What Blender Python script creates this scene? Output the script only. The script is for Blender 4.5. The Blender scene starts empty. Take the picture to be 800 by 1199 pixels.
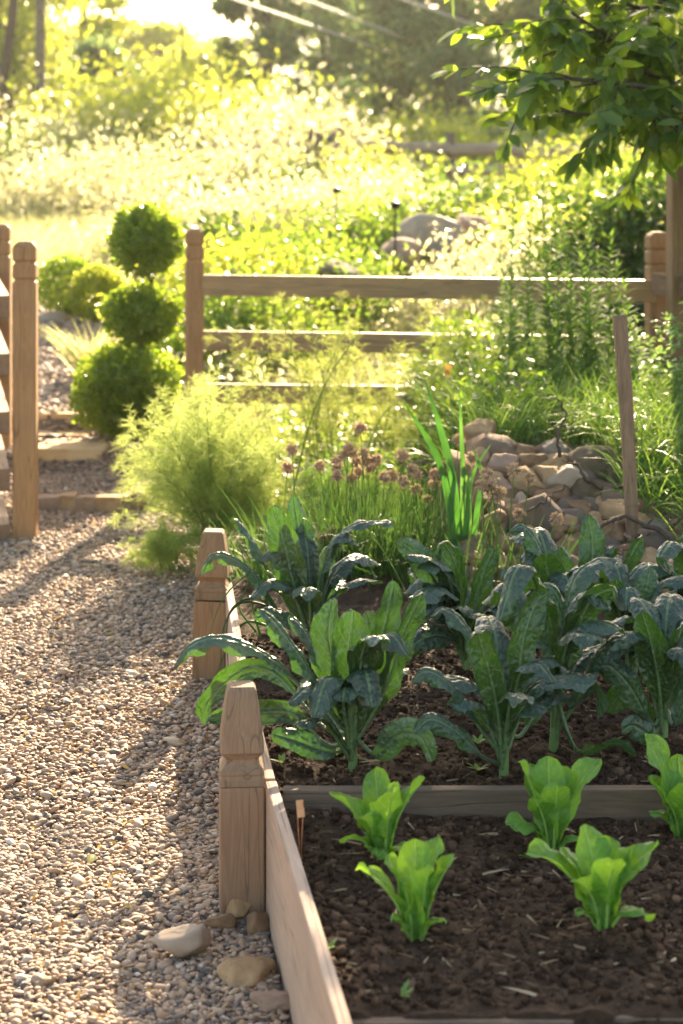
import bpy, bmesh, math, random
import numpy as np
from mathutils import Vector

R = math.radians
rs = np.random.RandomState(7)
random.seed(7)
C = bpy.context.scene.collection
F, CX, HY, H = 2200.0, 400.0, 190.0, 1.5      # lens in photo pixels, principal column, horizon row, eye height


def at(px, py, Y):
    return np.array([(px - CX) * Y / F, Y, H - (py - HY) * Y / F])


def nrm(a):
    a = np.asarray(a, float)
    return a / np.maximum(np.linalg.norm(a, axis=-1, keepdims=True), 1e-9)


# ------------------------------------------------------------------ noise
_perm = rs.rand(64, 64, 64)


def vnoise(p):
    p = np.asarray(p, float)
    i = np.floor(p).astype(int)
    f = p - i
    f = f * f * (3 - 2 * f)
    x0, y0, z0 = (i[..., 0] & 63), (i[..., 1] & 63), (i[..., 2] & 63)
    x1, y1, z1 = (x0 + 1) & 63, (y0 + 1) & 63, (z0 + 1) & 63
    fx, fy, fz = f[..., 0], f[..., 1], f[..., 2]
    a = _perm[x0, y0, z0] * (1 - fx) + _perm[x1, y0, z0] * fx
    b = _perm[x0, y1, z0] * (1 - fx) + _perm[x1, y1, z0] * fx
    c = _perm[x0, y0, z1] * (1 - fx) + _perm[x1, y0, z1] * fx
    d = _perm[x0, y1, z1] * (1 - fx) + _perm[x1, y1, z1] * fx
    a = a * (1 - fy) + b * fy
    c = c * (1 - fy) + d * fy
    return (a * (1 - fz) + c * fz) * 2 - 1


def fbm(p, o=4):
    s, a = 0, 1.0
    for k in range(o):
        s = s + a * vnoise(np.asarray(p) * 2 ** k + 17.3 * k)
        a *= .5
    return s


# ------------------------------------------------------------------ mesh builder
class MB:
    def __init__(s):
        s.v, s.f, s.r, s.u, s.n = [], [], [], [], 0

    def add(s, V, Fa, r=0.5, uv=None):
        V = np.asarray(V, float).reshape(-1, 3)
        Fa = np.asarray(Fa, int)
        n = len(V)
        s.v.append(V)
        s.f.append(Fa + s.n)
        s.r.append(np.broadcast_to(np.asarray(r, float), (n,)).copy())
        s.u.append(np.zeros((n, 3)) if uv is None else np.asarray(uv, float).reshape(-1, 3))
        s.n += n

    def build(s, name, mat, parent=None, smooth=True, loc=None):
        me = bpy.data.meshes.new(name)
        V = np.concatenate(s.v)
        if loc is not None:
            V = V - np.asarray(loc)
        me.vertices.add(len(V))
        me.vertices.foreach_set('co', V.astype(np.float32).ravel())
        lv = np.concatenate([f.ravel() for f in s.f]).astype(np.int32)
        cnt = np.concatenate([np.full(len(f), f.shape[1]) for f in s.f])
        st = np.concatenate([[0], np.cumsum(cnt)[:-1]]).astype(np.int32)
        me.loops.add(len(lv))
        me.loops.foreach_set('vertex_index', lv)
        me.polygons.add(len(cnt))
        me.polygons.foreach_set('loop_start', st)
        me.polygons.foreach_set('use_smooth', np.full(len(cnt), smooth))
        a = me.attributes.new('rnd', 'FLOAT', 'POINT')
        a.data.foreach_set('value', np.concatenate(s.r).astype(np.float32))
        a = me.attributes.new('luv', 'FLOAT_VECTOR', 'POINT')
        a.data.foreach_set('vector', np.concatenate(s.u).astype(np.float32).ravel())
        me.update(calc_edges=True)
        me.materials.append(mat)
        o = bpy.data.objects.new(name, me)
        C.objects.link(o)
        if parent is not None:
            o.parent = parent
        if loc is not None:
            o.location = tuple(loc)
        return o


def tag(o, label=None, cat=None, group=None, kind=None):
    if label: o['label'] = label
    if cat: o['category'] = cat
    if group: o['group'] = group
    if kind: o['kind'] = kind
    return o


def empty(name, loc, label=None, cat=None, group=None):
    o = bpy.data.objects.new(name, None)
    o.empty_display_size = .1
    C.objects.link(o)
    o.location = tuple(loc)
    return tag(o, label, cat, group)


def frame_along(P):
    T = np.gradient(P, axis=0)
    T = nrm(T)
    N = np.zeros_like(P)
    h = np.array([0, 0, 1.]) if abs(T[0, 2]) < .9 else np.array([1., 0, 0])
    n = nrm(h - T[0] * h.dot(T[0]))
    for i in range(len(P)):
        n = nrm(n - T[i] * n.dot(T[i]))
        N[i] = n
    return T, N, np.cross(T, N)


def tube(mb, P, rad, n=6, r=.5, uv=None, cap=True):
    P = np.asarray(P, float)
    rad = np.broadcast_to(np.asarray(rad, float), (len(P),))
    T, N, B = frame_along(P)
    a = np.linspace(0, 2 * np.pi, n, endpoint=False)
    V = P[:, None] + rad[:, None, None] * (N[:, None] * np.cos(a)[None, :, None] + B[:, None] * np.sin(a)[None, :, None])
    m = len(P)
    i = np.arange(m - 1)[:, None] * n
    j = np.arange(n)[None]
    k = (j + 1) % n
    Fa = np.stack([i + j, i + k, i + n + k, i + n + j], -1).reshape(-1, 4)
    U = None
    if uv is not None:
        U = np.repeat(uv, n, axis=0)
    mb.add(V.reshape(-1, 3), Fa, r, U)
    if cap:
        for e, q in ((0, P[0]), (m - 1, P[-1])):
            ring = V[e]
            Vc = np.concatenate([ring, [q]])
            Fc = np.stack([np.arange(n), (np.arange(n) + 1) % n, np.full(n, n)], -1)
            mb.add(Vc, Fc, r, None if U is None else np.repeat(uv[e:e + 1], n + 1, axis=0))


def catmull(pts, n):
    P = np.asarray(pts, float)
    P = np.vstack([2 * P[0] - P[1], P, 2 * P[-1] - P[-2]])
    out = []
    for i in range(1, len(P) - 2):
        t = np.linspace(0, 1, 14, endpoint=False)[:, None]
        a, b, c, d = P[i - 1], P[i], P[i + 1], P[i + 2]
        out.append(.5 * (2 * b + (c - a) * t + (2 * a - 5 * b + 4 * c - d) * t * t + (3 * b - a - 3 * c + d) * t ** 3))
    Q = np.vstack(out + [P[-2][None]])
    L = np.concatenate([[0], np.cumsum(np.linalg.norm(np.diff(Q, axis=0), axis=1))])
    s = np.linspace(0, L[-1], n)
    return np.stack([np.interp(s, L, Q[:, k]) for k in range(3)], -1), L[-1]


def blades(mb, P, D, L, W, droop=.4, seg=4, side=None, rr=None):
    """many tapering ribbons: bases P, directions D"""
    N = len(P)
    D = nrm(D)
    L = np.broadcast_to(L, (N,)); W = np.broadcast_to(W, (N,)); droop = np.broadcast_to(droop, (N,))
    if side is None:
        a = rs.rand(N) * 6.283
        h = np.stack([np.cos(a), np.sin(a), .2 * rs.randn(N)], -1)
        side = nrm(np.cross(D, h))
    t = np.linspace(0, 1, seg + 1)
    hor = D.copy(); hor[:, 2] = 0
    hor = nrm(hor + 1e-4)
    ctr = P[:, None] + D[:, None] * (L[:, None] * t[None])[..., None]
    bend = (droop * L)[:, None] * t[None] ** 2.2
    ctr = ctr + hor[:, None] * (bend * .55)[..., None]
    ctr[..., 2] -= bend * .75
    w = W[:, None] * (1 - t[None] ** 2.5) * .5 + W[:, None] * .02
    V = np.stack([ctr - side[:, None] * w[..., None], ctr + side[:, None] * w[..., None]], 2)
    base = np.arange(N)[:, None] * (seg + 1) * 2
    k = np.arange(seg)[None] * 2
    Fa = np.stack([base + k, base + k + 1, base + k + 3, base + k + 2], -1).reshape(-1, 4)
    r = np.repeat(rs.rand(N) if rr is None else rr, (seg + 1) * 2)
    U = np.zeros((N, seg + 1, 2, 3)); U[..., 0] = t[None, :, None]; U[:, :, 1, 1] = 1; U[:, :, 0, 1] = -1
    mb.add(V.reshape(-1, 3), Fa, r, U.reshape(-1, 3))


def leaves(mb, P, A, Nn, L, W, fold=.25, rr=None, shape='oval'):
    """many folded leaves: bases P, axes A, normals Nn"""
    N = len(P)
    A = nrm(A)
    S = nrm(np.cross(A, Nn))
    Nn = np.cross(S, A)
    L = np.broadcast_to(L, (N,))[:, None]; W = np.broadcast_to(W, (N,))[:, None]
    if shape == 'oval':
        prof = [(0, 0, 0), (.35, 1, 0), (.35, 0, 0), (.35, -1, 0), (.72, .8, 0), (.75, 0, 0), (.72, -.8, 0), (1, 0, 0)]
        Fq = [[0, 2, 1, 1], [0, 3, 2, 2], [1, 2, 5, 4], [2, 3, 6, 5], [4, 5, 7, 7], [5, 6, 7, 7]]
    else:
        prof = [(0, 0, 0), (.3, 1, 0), (.3, 0, 0), (.3, -1, 0), (.62, .62, 0), (.62, 0, 0), (.62, -.62, 0), (1.05, 0, 0)]
        Fq = [[0, 2, 1, 1], [0, 3, 2, 2], [1, 2, 5, 4], [2, 3, 6, 5], [4, 5, 7, 7], [5, 6, 7, 7]]
    pts = []
    for (a, s, _) in prof:
        dz = abs(s) * fold * W * .5 - (a ** 2) * L * .18
        pts.append(P + A * (a * L) + S * (s * W * .5) + Nn * dz)
    V = np.stack(pts, 1)
    k = len(prof)
    base = np.arange(N)[:, None, None] * k
    tri = np.array([[0, 2, 1], [0, 3, 2], [4, 5, 7], [5, 6, 7]])
    qd = np.array([[1, 2, 5, 4], [2, 3, 6, 5]])
    r = np.repeat(rs.rand(N) if rr is None else rr, k)
    n0 = mb.n
    U = np.tile(np.array([(a, s, 0) for a, s, _ in prof], float), (N, 1))
    mb.add(V.reshape(-1, 3), (base + tri[None]).reshape(-1, 3), r, U)
    mb.f.append((base + qd[None]).reshape(-1, 4) + n0)


# ------------------------------------------------------------------ materials
def newmat(name):
    m = bpy.data.materials.new(name)
    m.use_nodes = True
    nt = m.node_tree
    nt.nodes.clear()
    out = nt.nodes.new('ShaderNodeOutputMaterial')
    return m, nt, out


def N(nt, t, **k):
    n = nt.nodes.new('ShaderNode' + t)
    for a, b in k.items():
        if a in n.inputs.keys() if isinstance(a, str) else False:
            n.inputs[a].default_value = b
        else:
            setattr(n, a, b)
    return n


def ramp(nt, fac, stops, interp='LINEAR'):
    n = nt.nodes.new('ShaderNodeValToRGB')
    n.color_ramp.interpolation = interp
    e = n.color_ramp.elements
    while len(e) < len(stops): e.new(.5)
    for q, (p, c) in zip(e, stops):
        q.position = p
        q.color = (*c, 1)
    nt.links.new(fac, n.inputs[0])
    return n.outputs[0]


def math_(nt, op, a, b=None, c=None):
    n = nt.nodes.new('ShaderNodeMath'); n.operation = op
    for i, x in enumerate((a, b, c)):
        if x is None: continue
        if isinstance(x, (int, float)): n.inputs[i].default_value = x
        else: nt.links.new(x, n.inputs[i])
    return n.outputs[0]


def mixc(nt, fac, a, b, mode='MIX'):
    n = nt.nodes.new('ShaderNodeMix'); n.data_type = 'RGBA'; n.blend_type = mode
    for i, x in ((0, fac), (6, a), (7, b)):
        if isinstance(x, (int, float)): n.inputs[i].default_value = x
        elif isinstance(x, tuple): n.inputs[i].default_value = (*x, 1)
        else: nt.links.new(x, n.inputs[i])
    return n.outputs[2]


def attr(nt, name):
    n = nt.nodes.new('ShaderNodeAttribute'); n.attribute_name = name
    return n


def noise(nt, scale, detail=4, vec=None, dist=0, rough=.5):
    n = nt.nodes.new('ShaderNodeTexNoise')
    n.inputs['Scale'].default_value = scale; n.inputs['Detail'].default_value = detail
    n.inputs['Distortion'].default_value = dist; n.inputs['Roughness'].default_value = rough
    if vec is not None: nt.links.new(vec, n.inputs['Vector'])
    return n


def bump(nt, h, strength=.3, dist=.01):
    n = nt.nodes.new('ShaderNodeBump')
    n.inputs['Strength'].default_value = strength; n.inputs['Distance'].default_value = dist
    nt.links.new(h, n.inputs['Height'])
    return n.outputs[0]


def leaf_mat(name, c1, c2, t1, t2, trans=.45, rough=.45, spec=.4):
    """thin foliage: diffuse/gloss one way, yellow-green light through"""
    m, nt, out = newmat(name)
    r = attr(nt, 'rnd').outputs['Fac']
    ca = ramp(nt, r, [(0, c1), (1, c2)])
    ct = ramp(nt, r, [(0, t1), (1, t2)])
    p = nt.nodes.new('ShaderNodeBsdfPrincipled')
    nt.links.new(ca, p.inputs['Base Color'])
    p.inputs['Roughness'].default_value = rough
    p.inputs['Specular IOR Level'].default_value = spec
    tr = nt.nodes.new('ShaderNodeBsdfTranslucent')
    nt.links.new(ct, tr.inputs[0])
    mx = nt.nodes.new('ShaderNodeMixShader'); mx.inputs[0].default_value = trans
    nt.links.new(p.outputs[0], mx.inputs[1]); nt.links.new(tr.outputs[0], mx.inputs[2])
    nt.links.new(mx.outputs[0], out.inputs[0])
    return m


def veined_mat(name, top1, top2, under, trans_c, vein, trans=.35, rough=.5, pucker=260, bstr=.6, veins=15., spec=.4, vwid=.07):
    m, nt, out = newmat(name)
    uv = attr(nt, 'luv'); rnd = attr(nt, 'rnd').outputs['Fac']
    sp = nt.nodes.new('ShaderNodeSeparateXYZ'); nt.links.new(uv.outputs['Vector'], sp.inputs[0])
    u, v, w = sp.outputs
    av = math_(nt, 'ABSOLUTE', v)
    mid = math_(nt, 'LESS_THAN', av, vwid)
    tc = nt.nodes.new('ShaderNodeTexCoord')
    ns = noise(nt, 18, 3, tc.outputs['Object'])
    # side veins slope towards the tip
    ph = math_(nt, 'SUBTRACT', math_(nt, 'MULTIPLY', u, veins), math_(nt, 'MULTIPLY', av, 2.1))
    ph = math_(nt, 'ADD', ph, math_(nt, 'MULTIPLY', ns.outputs[0], 1.2))
    fr = math_(nt, 'ABSOLUTE', math_(nt, 'SUBTRACT', math_(nt, 'FRACT', ph), .5))
    lat = math_(nt, 'LESS_THAN', fr, .045)
    vein_f = math_(nt, 'MINIMUM', math_(nt, 'ADD', mid, math_(nt, 'MULTIPLY', lat, .45)), 1)
    n2 = noise(nt, 45, 4, tc.outputs['Object'])
    cols = ramp(nt, math_(nt, 'ADD', math_(nt, 'MULTIPLY', rnd, .5), math_(nt, 'MULTIPLY', n2.outputs[0], .5)), [(.25, top1), (.75, top2)])
    geo = nt.nodes.new('ShaderNodeNewGeometry')
    cols = mixc(nt, geo.outputs['Backfacing'], cols, under)
    wear = noise(nt, 9, 3, tc.outputs['Object'], .5)
    cols = mixc(nt, ramp(nt, wear.outputs[0], [(.62, (0, 0, 0)), (.78, (.45, .45, .45))]), cols, (.2, .22, .05))
    cols = mixc(nt, math_(nt, 'MULTIPLY', vein_f, .8), cols, vein)
    vor = nt.nodes.new('ShaderNodeTexVoronoi'); vor.inputs['Scale'].default_value = pucker
    vor.feature = 'SMOOTH_F1'
    nt.links.new(tc.outputs['Object'], vor.inputs['Vector'])
    hgt = math_(nt, 'SUBTRACT', math_(nt, 'MULTIPLY', vor.outputs[0], -1.0), math_(nt, 'MULTIPLY', vein_f, .5))
    b = bump(nt, hgt, bstr, .007)
    p = nt.nodes.new('ShaderNodeBsdfPrincipled')
    nt.links.new(cols, p.inputs['Base Color'])
    p.inputs['Roughness'].default_value = rough
    p.inputs['Specular IOR Level'].default_value = spec
    nt.links.new(b, p.inputs['Normal'])
    tr = nt.nodes.new('ShaderNodeBsdfTranslucent')
    tcol = mixc(nt, math_(nt, 'MULTIPLY', vein_f, .6), trans_c, tuple(min(1, x * 1.5 + .1) for x in trans_c))
    nt.links.new(tcol, tr.inputs[0]); nt.links.new(b, tr.inputs['Normal'])
    mx = nt.nodes.new('ShaderNodeMixShader'); mx.inputs[0].default_value = trans
    nt.links.new(p.outputs[0], mx.inputs[1]); nt.links.new(tr.outputs[0], mx.inputs[2])
    nt.links.new(mx.outputs[0], out.inputs[0])
    return m


def wood_mat(name, c1, c2, c3, axis='Z', rough=.75, sc=1.):
    m, nt, out = newmat(name)
    tc = nt.nodes.new('ShaderNodeTexCoord')
    mp = nt.nodes.new('ShaderNodeMapping')
    s = {'X': (1.2, 14, 14), 'Y': (14, 1.2, 14), 'Z': (14, 14, 1.2)}[axis]
    mp.inputs['Scale'].default_value = tuple(q * sc for q in s)
    nt.links.new(tc.outputs['Object'], mp.inputs[0])
    n1 = noise(nt, 1.6, 5, mp.outputs[0], 1.2, .55)
    n2 = noise(nt, 9, 6, mp.outputs[0], .3, .7)
    wv = nt.nodes.new('ShaderNodeMath'); wv.operation = 'FRACT'
    nt.links.new(math_(nt, 'MULTIPLY', n1.outputs[0], 7), wv.inputs[0])
    base = ramp(nt, wv.outputs[0], [(0, c1), (.55, c2), (1, c1)])
    base = mixc(nt, math_(nt, 'MULTIPLY', n2.outputs[0], .6), base, c3)
    stain = noise(nt, 5, 4, tc.outputs['Object'])
    base = mixc(nt, ramp(nt, stain.outputs[0], [(.45, (0, 0, 0)), (.7, (.6, .6, .6))]), base, c3)
    # long drying cracks
    mp2 = nt.nodes.new('ShaderNodeMapping')
    s2 = {'X': (1., 30, 30), 'Y': (30, 1., 30), 'Z': (30, 30, 1.)}[axis]
    mp2.inputs['Scale'].default_value = s2
    nt.links.new(tc.outputs['Object'], mp2.inputs[0])
    nc = noise(nt, 1., 2, mp2.outputs[0], .4)
    crack = ramp(nt, nc.outputs[0], [(.485, (0, 0, 0)), (.5, (1, 1, 1)), (.515, (0, 0, 0))])
    base = mixc(nt, math_(nt, 'MULTIPLY', crack, .55), base, tuple(q * .35 for q in c3))
    p = nt.nodes.new('ShaderNodeBsdfPrincipled')
    nt.links.new(base, p.inputs['Base Color'])
    p.inputs['Roughness'].default_value = rough
    p.inputs['Specular IOR Level'].default_value = .25
    hh = math_(nt, 'SUBTRACT', math_(nt, 'ADD', n2.outputs[0], math_(nt, 'MULTIPLY', wv.outputs[0], .25)), crack)
    nt.links.new(bump(nt, hh, .5, .0025), p.inputs['Normal'])
    nt.links.new(p.outputs[0], out.inputs[0])
    return m


def plain_mat(name, c1, c2, scale=20, rough=.85, bs=.5, bd=.01, detail=6, metal=0, spec=.25, speck=None):
    m, nt, out = newmat(name)
    tc = nt.nodes.new('ShaderNodeTexCoord')
    n1 = noise(nt, scale, detail, tc.outputs['Object'], .3, .65)
    col = ramp(nt, n1.outputs[0], [(.3, c1), (.7, c2)])
    if speck:
        n3 = noise(nt, scale * .35, 3, tc.outputs['Object'], 1.)
        col = mixc(nt, ramp(nt, n3.outputs[0], [(.5, (0, 0, 0)), (.65, (.8, .8, .8))]), col, speck)
    p = nt.nodes.new('ShaderNodeBsdfPrincipled')
    nt.links.new(col, p.inputs['Base Color'])
    p.inputs['Roughness'].default_value = rough
    p.inputs['Metallic'].default_value = metal
    p.inputs['Specular IOR Level'].default_value = spec
    n2 = noise(nt, scale * 3, 6, tc.outputs['Object'], .2, .7)
    nt.links.new(bump(nt, math_(nt, 'ADD', n1.outputs[0], math_(nt, 'MULTIPLY', n2.outputs[0], .5)), bs, bd), p.inputs['Normal'])
    nt.links.new(p.outputs[0], out.inputs[0])
    return m


def rnd_mat(name, stops, rough=.8, spec=.3, scale=120, interp='LINEAR'):
    m, nt, out = newmat(name)
    r = attr(nt, 'rnd').outputs['Fac']
    col = ramp(nt, r, stops, interp)
    tc = nt.nodes.new('ShaderNodeTexCoord')
    n1 = noise(nt, scale, 4, tc.outputs['Object'])
    col = mixc(nt, .35, col, ramp(nt, n1.outputs[0], [(.3, (.45, .45, .45)), (.7, (1, 1, 1))]), 'MULTIPLY')
    p = nt.nodes.new('ShaderNodeBsdfPrincipled')
    nt.links.new(col, p.inputs['Base Color'])
    p.inputs['Roughness'].default_value = rough
    p.inputs['Specular IOR Level'].default_value = spec
    nt.links.new(bump(nt, n1.outputs[0], .3, .002), p.inputs['Normal'])
    nt.links.new(p.outputs[0], out.inputs[0])
    return m


M = {}
M['kale'] = veined_mat('kale_leaf_skin', (.018, .044, .03), (.05, .092, .066), (.028, .062, .018), (.08, .215, .015), (.15, .24, .09), trans=.22, rough=.4, pucker=110, bstr=.7, veins=13, spec=.7)
M['kale_stem'] = leaf_mat('kale_stem_skin', (.14, .24, .07), (.17, .28, .1), (.3, .5, .1), (.3, .5, .1), .2)
M['lettuce'] = veined_mat('lettuce_leaf_skin', (.08, .21, .03), (.13, .29, .045), (.1, .24, .035), (.38, .66, .04), (.36, .5, .16), trans=.42, rough=.42, pucker=110, bstr=.45, veins=8, vwid=.05)
M['box_leaf'] = leaf_mat('boxwood_leaf', (.03, .085, .008), (.11, .19, .02), (.3, .52, .03), (.6, .7, .06), .42, .32, .6)
M['fennel'] = leaf_mat('fennel_frond', (.12, .2, .03), (.22, .3, .06), (.5, .64, .14), (.75, .84, .28), .5, .5)
M['airy'] = leaf_mat('asparagus_fern_leaf', (.09, .14, .03), (.17, .2, .06), (.4, .5, .08), (.6, .65, .16), .5, .5)
M['fen_stem'] = leaf_mat('fennel_stalk', (.07, .14, .03), (.12, .2, .05), (.3, .45, .1), (.3, .5, .1), .25)
M['chive'] = leaf_mat('chive_blade', (.025, .07, .02), (.05, .12, .03), (.08, .2, .03), (.2, .36, .05), .28, .5, .3)
M['iris'] = leaf_mat('sword_leaf', (.03, .09, .02), (.06, .14, .03), (.1, .32, .03), (.2, .45, .05), .35)
M['petal'] = leaf_mat('chive_floret', (.42, .27, .17), (.62, .46, .31), (.55, .4, .26), (.65, .5, .34), .3, .8, .1)
M['weed'] = leaf_mat('tall_weed_leaf', (.04, .1, .025), (.08, .17, .05), (.14, .3, .04), (.36, .52, .09), .38, .7, .15)
M['grass'] = leaf_mat('lawn_grass', (.03, .09, .018), (.08, .17, .03), (.14, .3, .03), (.35, .5, .07), .35)
M['meadow'] = leaf_mat('dry_meadow_grass', (.14, .2, .05), (.34, .34, .18), (.55, .58, .16), (.85, .8, .42), .5, .6)
M['shrub_y'] = leaf_mat('yellow_shrub_leaf', (.07, .14, .015), (.14, .2, .03), (.42, .52, .04), (.68, .68, .08), .5, .4, .5)
M['shrub_p'] = leaf_mat('pale_shrub_leaf', (.15, .19, .07), (.32, .3, .2), (.58, .6, .2), (.88, .82, .55), .5, .4, .5)
M['shrub_d'] = leaf_mat('dark_shrub_leaf', (.012, .04, .01), (.03, .075, .014), (.05, .14, .012), (.22, .34, .03), .25, .45, .35)
M['tree_y'] = leaf_mat('bright_tree_leaf', (.07, .14, .015), (.14, .2, .03), (.5, .62, .05), (.8, .8, .15), .55, .45, .4)
M['shrub_g'] = leaf_mat('green_shrub_leaf', (.04, .11, .015), (.09, .17, .03), (.2, .38, .03), (.5, .62, .06), .42, .4, .45)
M['blossom'] = leaf_mat('white_blossom', (.7, .68, .6), (.8, .78, .72), (.8, .78, .7), (.85, .82, .7), .4, .7, .2)
M['tree_d'] = leaf_mat('deep_tree_leaf', (.03, .09, .045), (.08, .16, .07), (.16, .36, .12), (.55, .66, .2), .45, .45, .4)
M['near_leaf'] = leaf_mat('overhanging_leaf', (.018, .06, .012), (.05, .12, .02), (.3, .5, .02), (.6, .75, .06), .45, .4, .5)
M['rose'] = leaf_mat('bramble_leaf', (.06, .16, .05), (.12, .24, .09), (.3, .5, .1), (.45, .6, .18), .35, .45, .5)
M['dry'] = leaf_mat('dry_leaf', (.22, .12, .04), (.5, .34, .12), (.5, .3, .06), (.7, .5, .15), .3, .8, .1)
M['green_bit'] = leaf_mat('seedling_leaf', (.1, .22, .05), (.15, .3, .07), (.4, .6, .1), (.5, .7, .12), .4)
M['bark'] = plain_mat('tree_bark', (.04, .028, .02), (.12, .09, .065), 14, .9, .8, .02)
M['twig'] = plain_mat('dead_twig_bark', (.05, .035, .025), (.14, .1, .075), 40, .9, .6, .004)
M['vine'] = plain_mat('weathered_pole_wood', (.09, .07, .055), (.2, .16, .12), 9, .9, .6, .01)
M['post'] = wood_mat('cedar_post_wood', (.34, .2, .10), (.24, .135, .065), (.17, .12, .075), 'Z')
M['post_g'] = wood_mat('weathered_post_wood', (.34, .21, .13), (.26, .15, .09), (.2, .14, .095), 'Z')
M['gate'] = wood_mat('gate_post_wood', (.45, .25, .11), (.33, .17, .07), (.26, .15, .08), 'Z')
M['railx'] = wood_mat('fence_rail_wood', (.42, .26, .125), (.3, .185, .085), (.22, .15, .085), 'X', .45)
M['raily'] = wood_mat('gate_rail_wood', (.34, .2, .12), (.22, .13, .08), (.14, .09, .06), 'Y')
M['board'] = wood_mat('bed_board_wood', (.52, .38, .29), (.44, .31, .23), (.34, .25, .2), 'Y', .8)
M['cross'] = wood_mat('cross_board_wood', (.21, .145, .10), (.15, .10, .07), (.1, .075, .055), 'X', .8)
M['stake'] = wood_mat('stake_wood', (.36, .22, .13), (.22, .135, .08), (.16, .115, .08), 'Z', .9, 1.6)
M['old'] = wood_mat('split_rail_wood', (.4, .3, .22), (.28, .2, .14), (.2, .16, .13), 'X', .9)
M['soil'] = plain_mat('damp_soil', (.028, .015, .008), (.085, .048, .028), 45, .95, 1., .012, 8)
M['clod'] = rnd_mat('soil_crumb', [(0, (.025, .013, .007)), (.6, (.065, .037, .022)), (.93, (.105, .062, .038)), (1, (.16, .1, .065))], .95, .15, 160)
M['straw'] = rnd_mat('straw_bit', [(0, (.12, .07, .04)), (.6, (.26, .17, .1)), (1, (.5, .38, .25))], .8, .2, 90)
M['pebble'] = rnd_mat('pea_gravel_stone', [(0, (.09, .075, .068)), (.14, (.2, .155, .13)), (.3, (.34, .24, .17)), (.5, (.45, .32, .23)), (.68, (.4, .25, .15)), (.82, (.52, .39, .27)), (.93, (.3, .16, .075)), (1, (.62, .53, .44))], .68, .3, 200)
M['pathbase'] = plain_mat('gravel_bed_fines', (.1, .075, .055), (.28, .21, .165), 60, .95, .8, .01, 8)
M['ground'] = plain_mat('garden_ground', (.035, .045, .015), (.11, .1, .04), 3.5, .95, .6, .03, 8)
M['rk_tan'] = plain_mat('tan_sandstone', (.24, .145, .07), (.48, .32, .175), 9, .85, .8, .012, 8, speck=(.2, .16, .12))
M['rk_brown'] = plain_mat('brown_sandstone', (.11, .065, .035), (.31, .19, .105), 9, .88, .8, .012, 8, speck=(.12, .1, .085))
M['rk_grey'] = plain_mat('grey_stone', (.15, .12, .09), (.28, .23, .18), 8, .88, .8, .012, 8, speck=(.1, .1, .06))
M['rk_dark'] = plain_mat('mossy_dark_stone', (.075, .055, .035), (.18, .13, .08), 8, .9, .9, .014, 8, speck=(.07, .075, .03))
M['rk_pink'] = plain_mat('pinkish_stone', (.24, .15, .10), (.38, .26, .19), 9, .85, .8, .01, 8)
M['rk_white'] = plain_mat('pale_river_stone', (.27, .2, .145), (.4, .31, .23), 9, .7, .4, .006, 6, speck=(.25, .21, .19))
M['slab'] = plain_mat('step_slab_stone', (.46, .28, .12), (.62, .44, .24), 6, .85, .6, .012, 8)
M['copper'] = plain_mat('copper_tag_metal', (.45, .2, .1), (.6, .3, .16), 40, .45, .2, .002, 4, .8, .5)
M['black'] = plain_mat('black_plastic', (.02, .02, .02), (.04, .04, .04), 20, .4, .1, .002)
M['wire'] = plain_mat('bare_cable', (.5, .48, .45), (.6, .58, .55), 20, .5, .1, .002)
M['hill'] = plain_mat('far_wooded_hill', (.02, .05, .025), (.06, .1, .045), .05, .95, .8, 6., 10)

# ------------------------------------------------------------------ terrain
_ty = np.array([-60, 9.0, 9.12, 9.7, 9.85, 11, 13, 18, 30, 45, 70, 130, 260, 900])
_tz = np.array([0, 0, .06, .08, .15, .24, .36, .62, 1.05, 1.7, 2.9, 5.5, 9., 14.])


def sstep(a, b, x):
    t = np.clip((x - a) / (b - a), 0, 1)
    return t * t * (3 - 2 * t)


def terr(X, Y):
    X = np.asarray(X, float); Y = np.asarray(Y, float)
    z = np.interp(Y, _ty, _tz)
    # planting bank to the right behind the raised beds
    m = np.clip(.25 + .318 * (Y - 5.2), .0, .56) * sstep(5.0, 5.4, Y) * sstep(.1, .5, X) * (1 - .35 * sstep(1.1, 1.6, X))
    m = m * (1 - sstep(9., 12, Y))
    bank = .12 * sstep(-.42, -.1, X) * sstep(5.6, 6.3, Y) * (1 - sstep(9, 11, Y))
    z = np.maximum(z, np.maximum(m, bank))
    far = sstep(12, 30, Y)
    z = z + far * .25 * fbm(np.stack([X * .12, Y * .12, X * 0], -1), 3) + sstep(9.5, 12, Y) * .05 * fbm(np.stack([X * .8, Y * .8, X * 0 + 3], -1), 3)
    z = z + .6 * sstep(2, 14, X) * sstep(12, 30, Y)
    return z


def grid_obj(name, xs, ys, zf, mat):
    X, Y = np.meshgrid(xs, ys)
    Z = zf(X, Y)
    nx, ny = len(xs), len(ys)
    i = np.arange(ny - 1)[:, None] * nx + np.arange(nx - 1)[None]
    Fa = np.stack([i, i + 1, i + nx + 1, i + nx], -1).reshape(-1, 4)
    mb = MB(); mb.add(np.stack([X, Y, Z], -1), Fa)
    return mb.build(name, mat)


xs = np.concatenate([-np.geomspace(3.2, 1300, 40)[::-1], np.arange(-3.1, 3.15, .07), np.geomspace(3.2, 1300, 40)])
ys = np.concatenate([-np.geomspace(.5, 60, 14)[::-1], np.arange(0, 16, .1), np.geomspace(16, 1450, 62)])
o = grid_obj('ground', xs, ys, lambda X, Y: terr(X, Y) - .012 + .006 * fbm(np.stack([X * 9, Y * 9, X * 0], -1), 3), M['ground'])
tag(o, kind='structure')

BL = [(2.0, .088), (2.733, -.0149), (3.75, -.153), (4.41, -.2345), (5.22, -.318), (5.6, -.352)]


def board_x(Y):
    return np.interp(Y, [b[0] for b in BL], [b[1] for b in BL])


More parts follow.
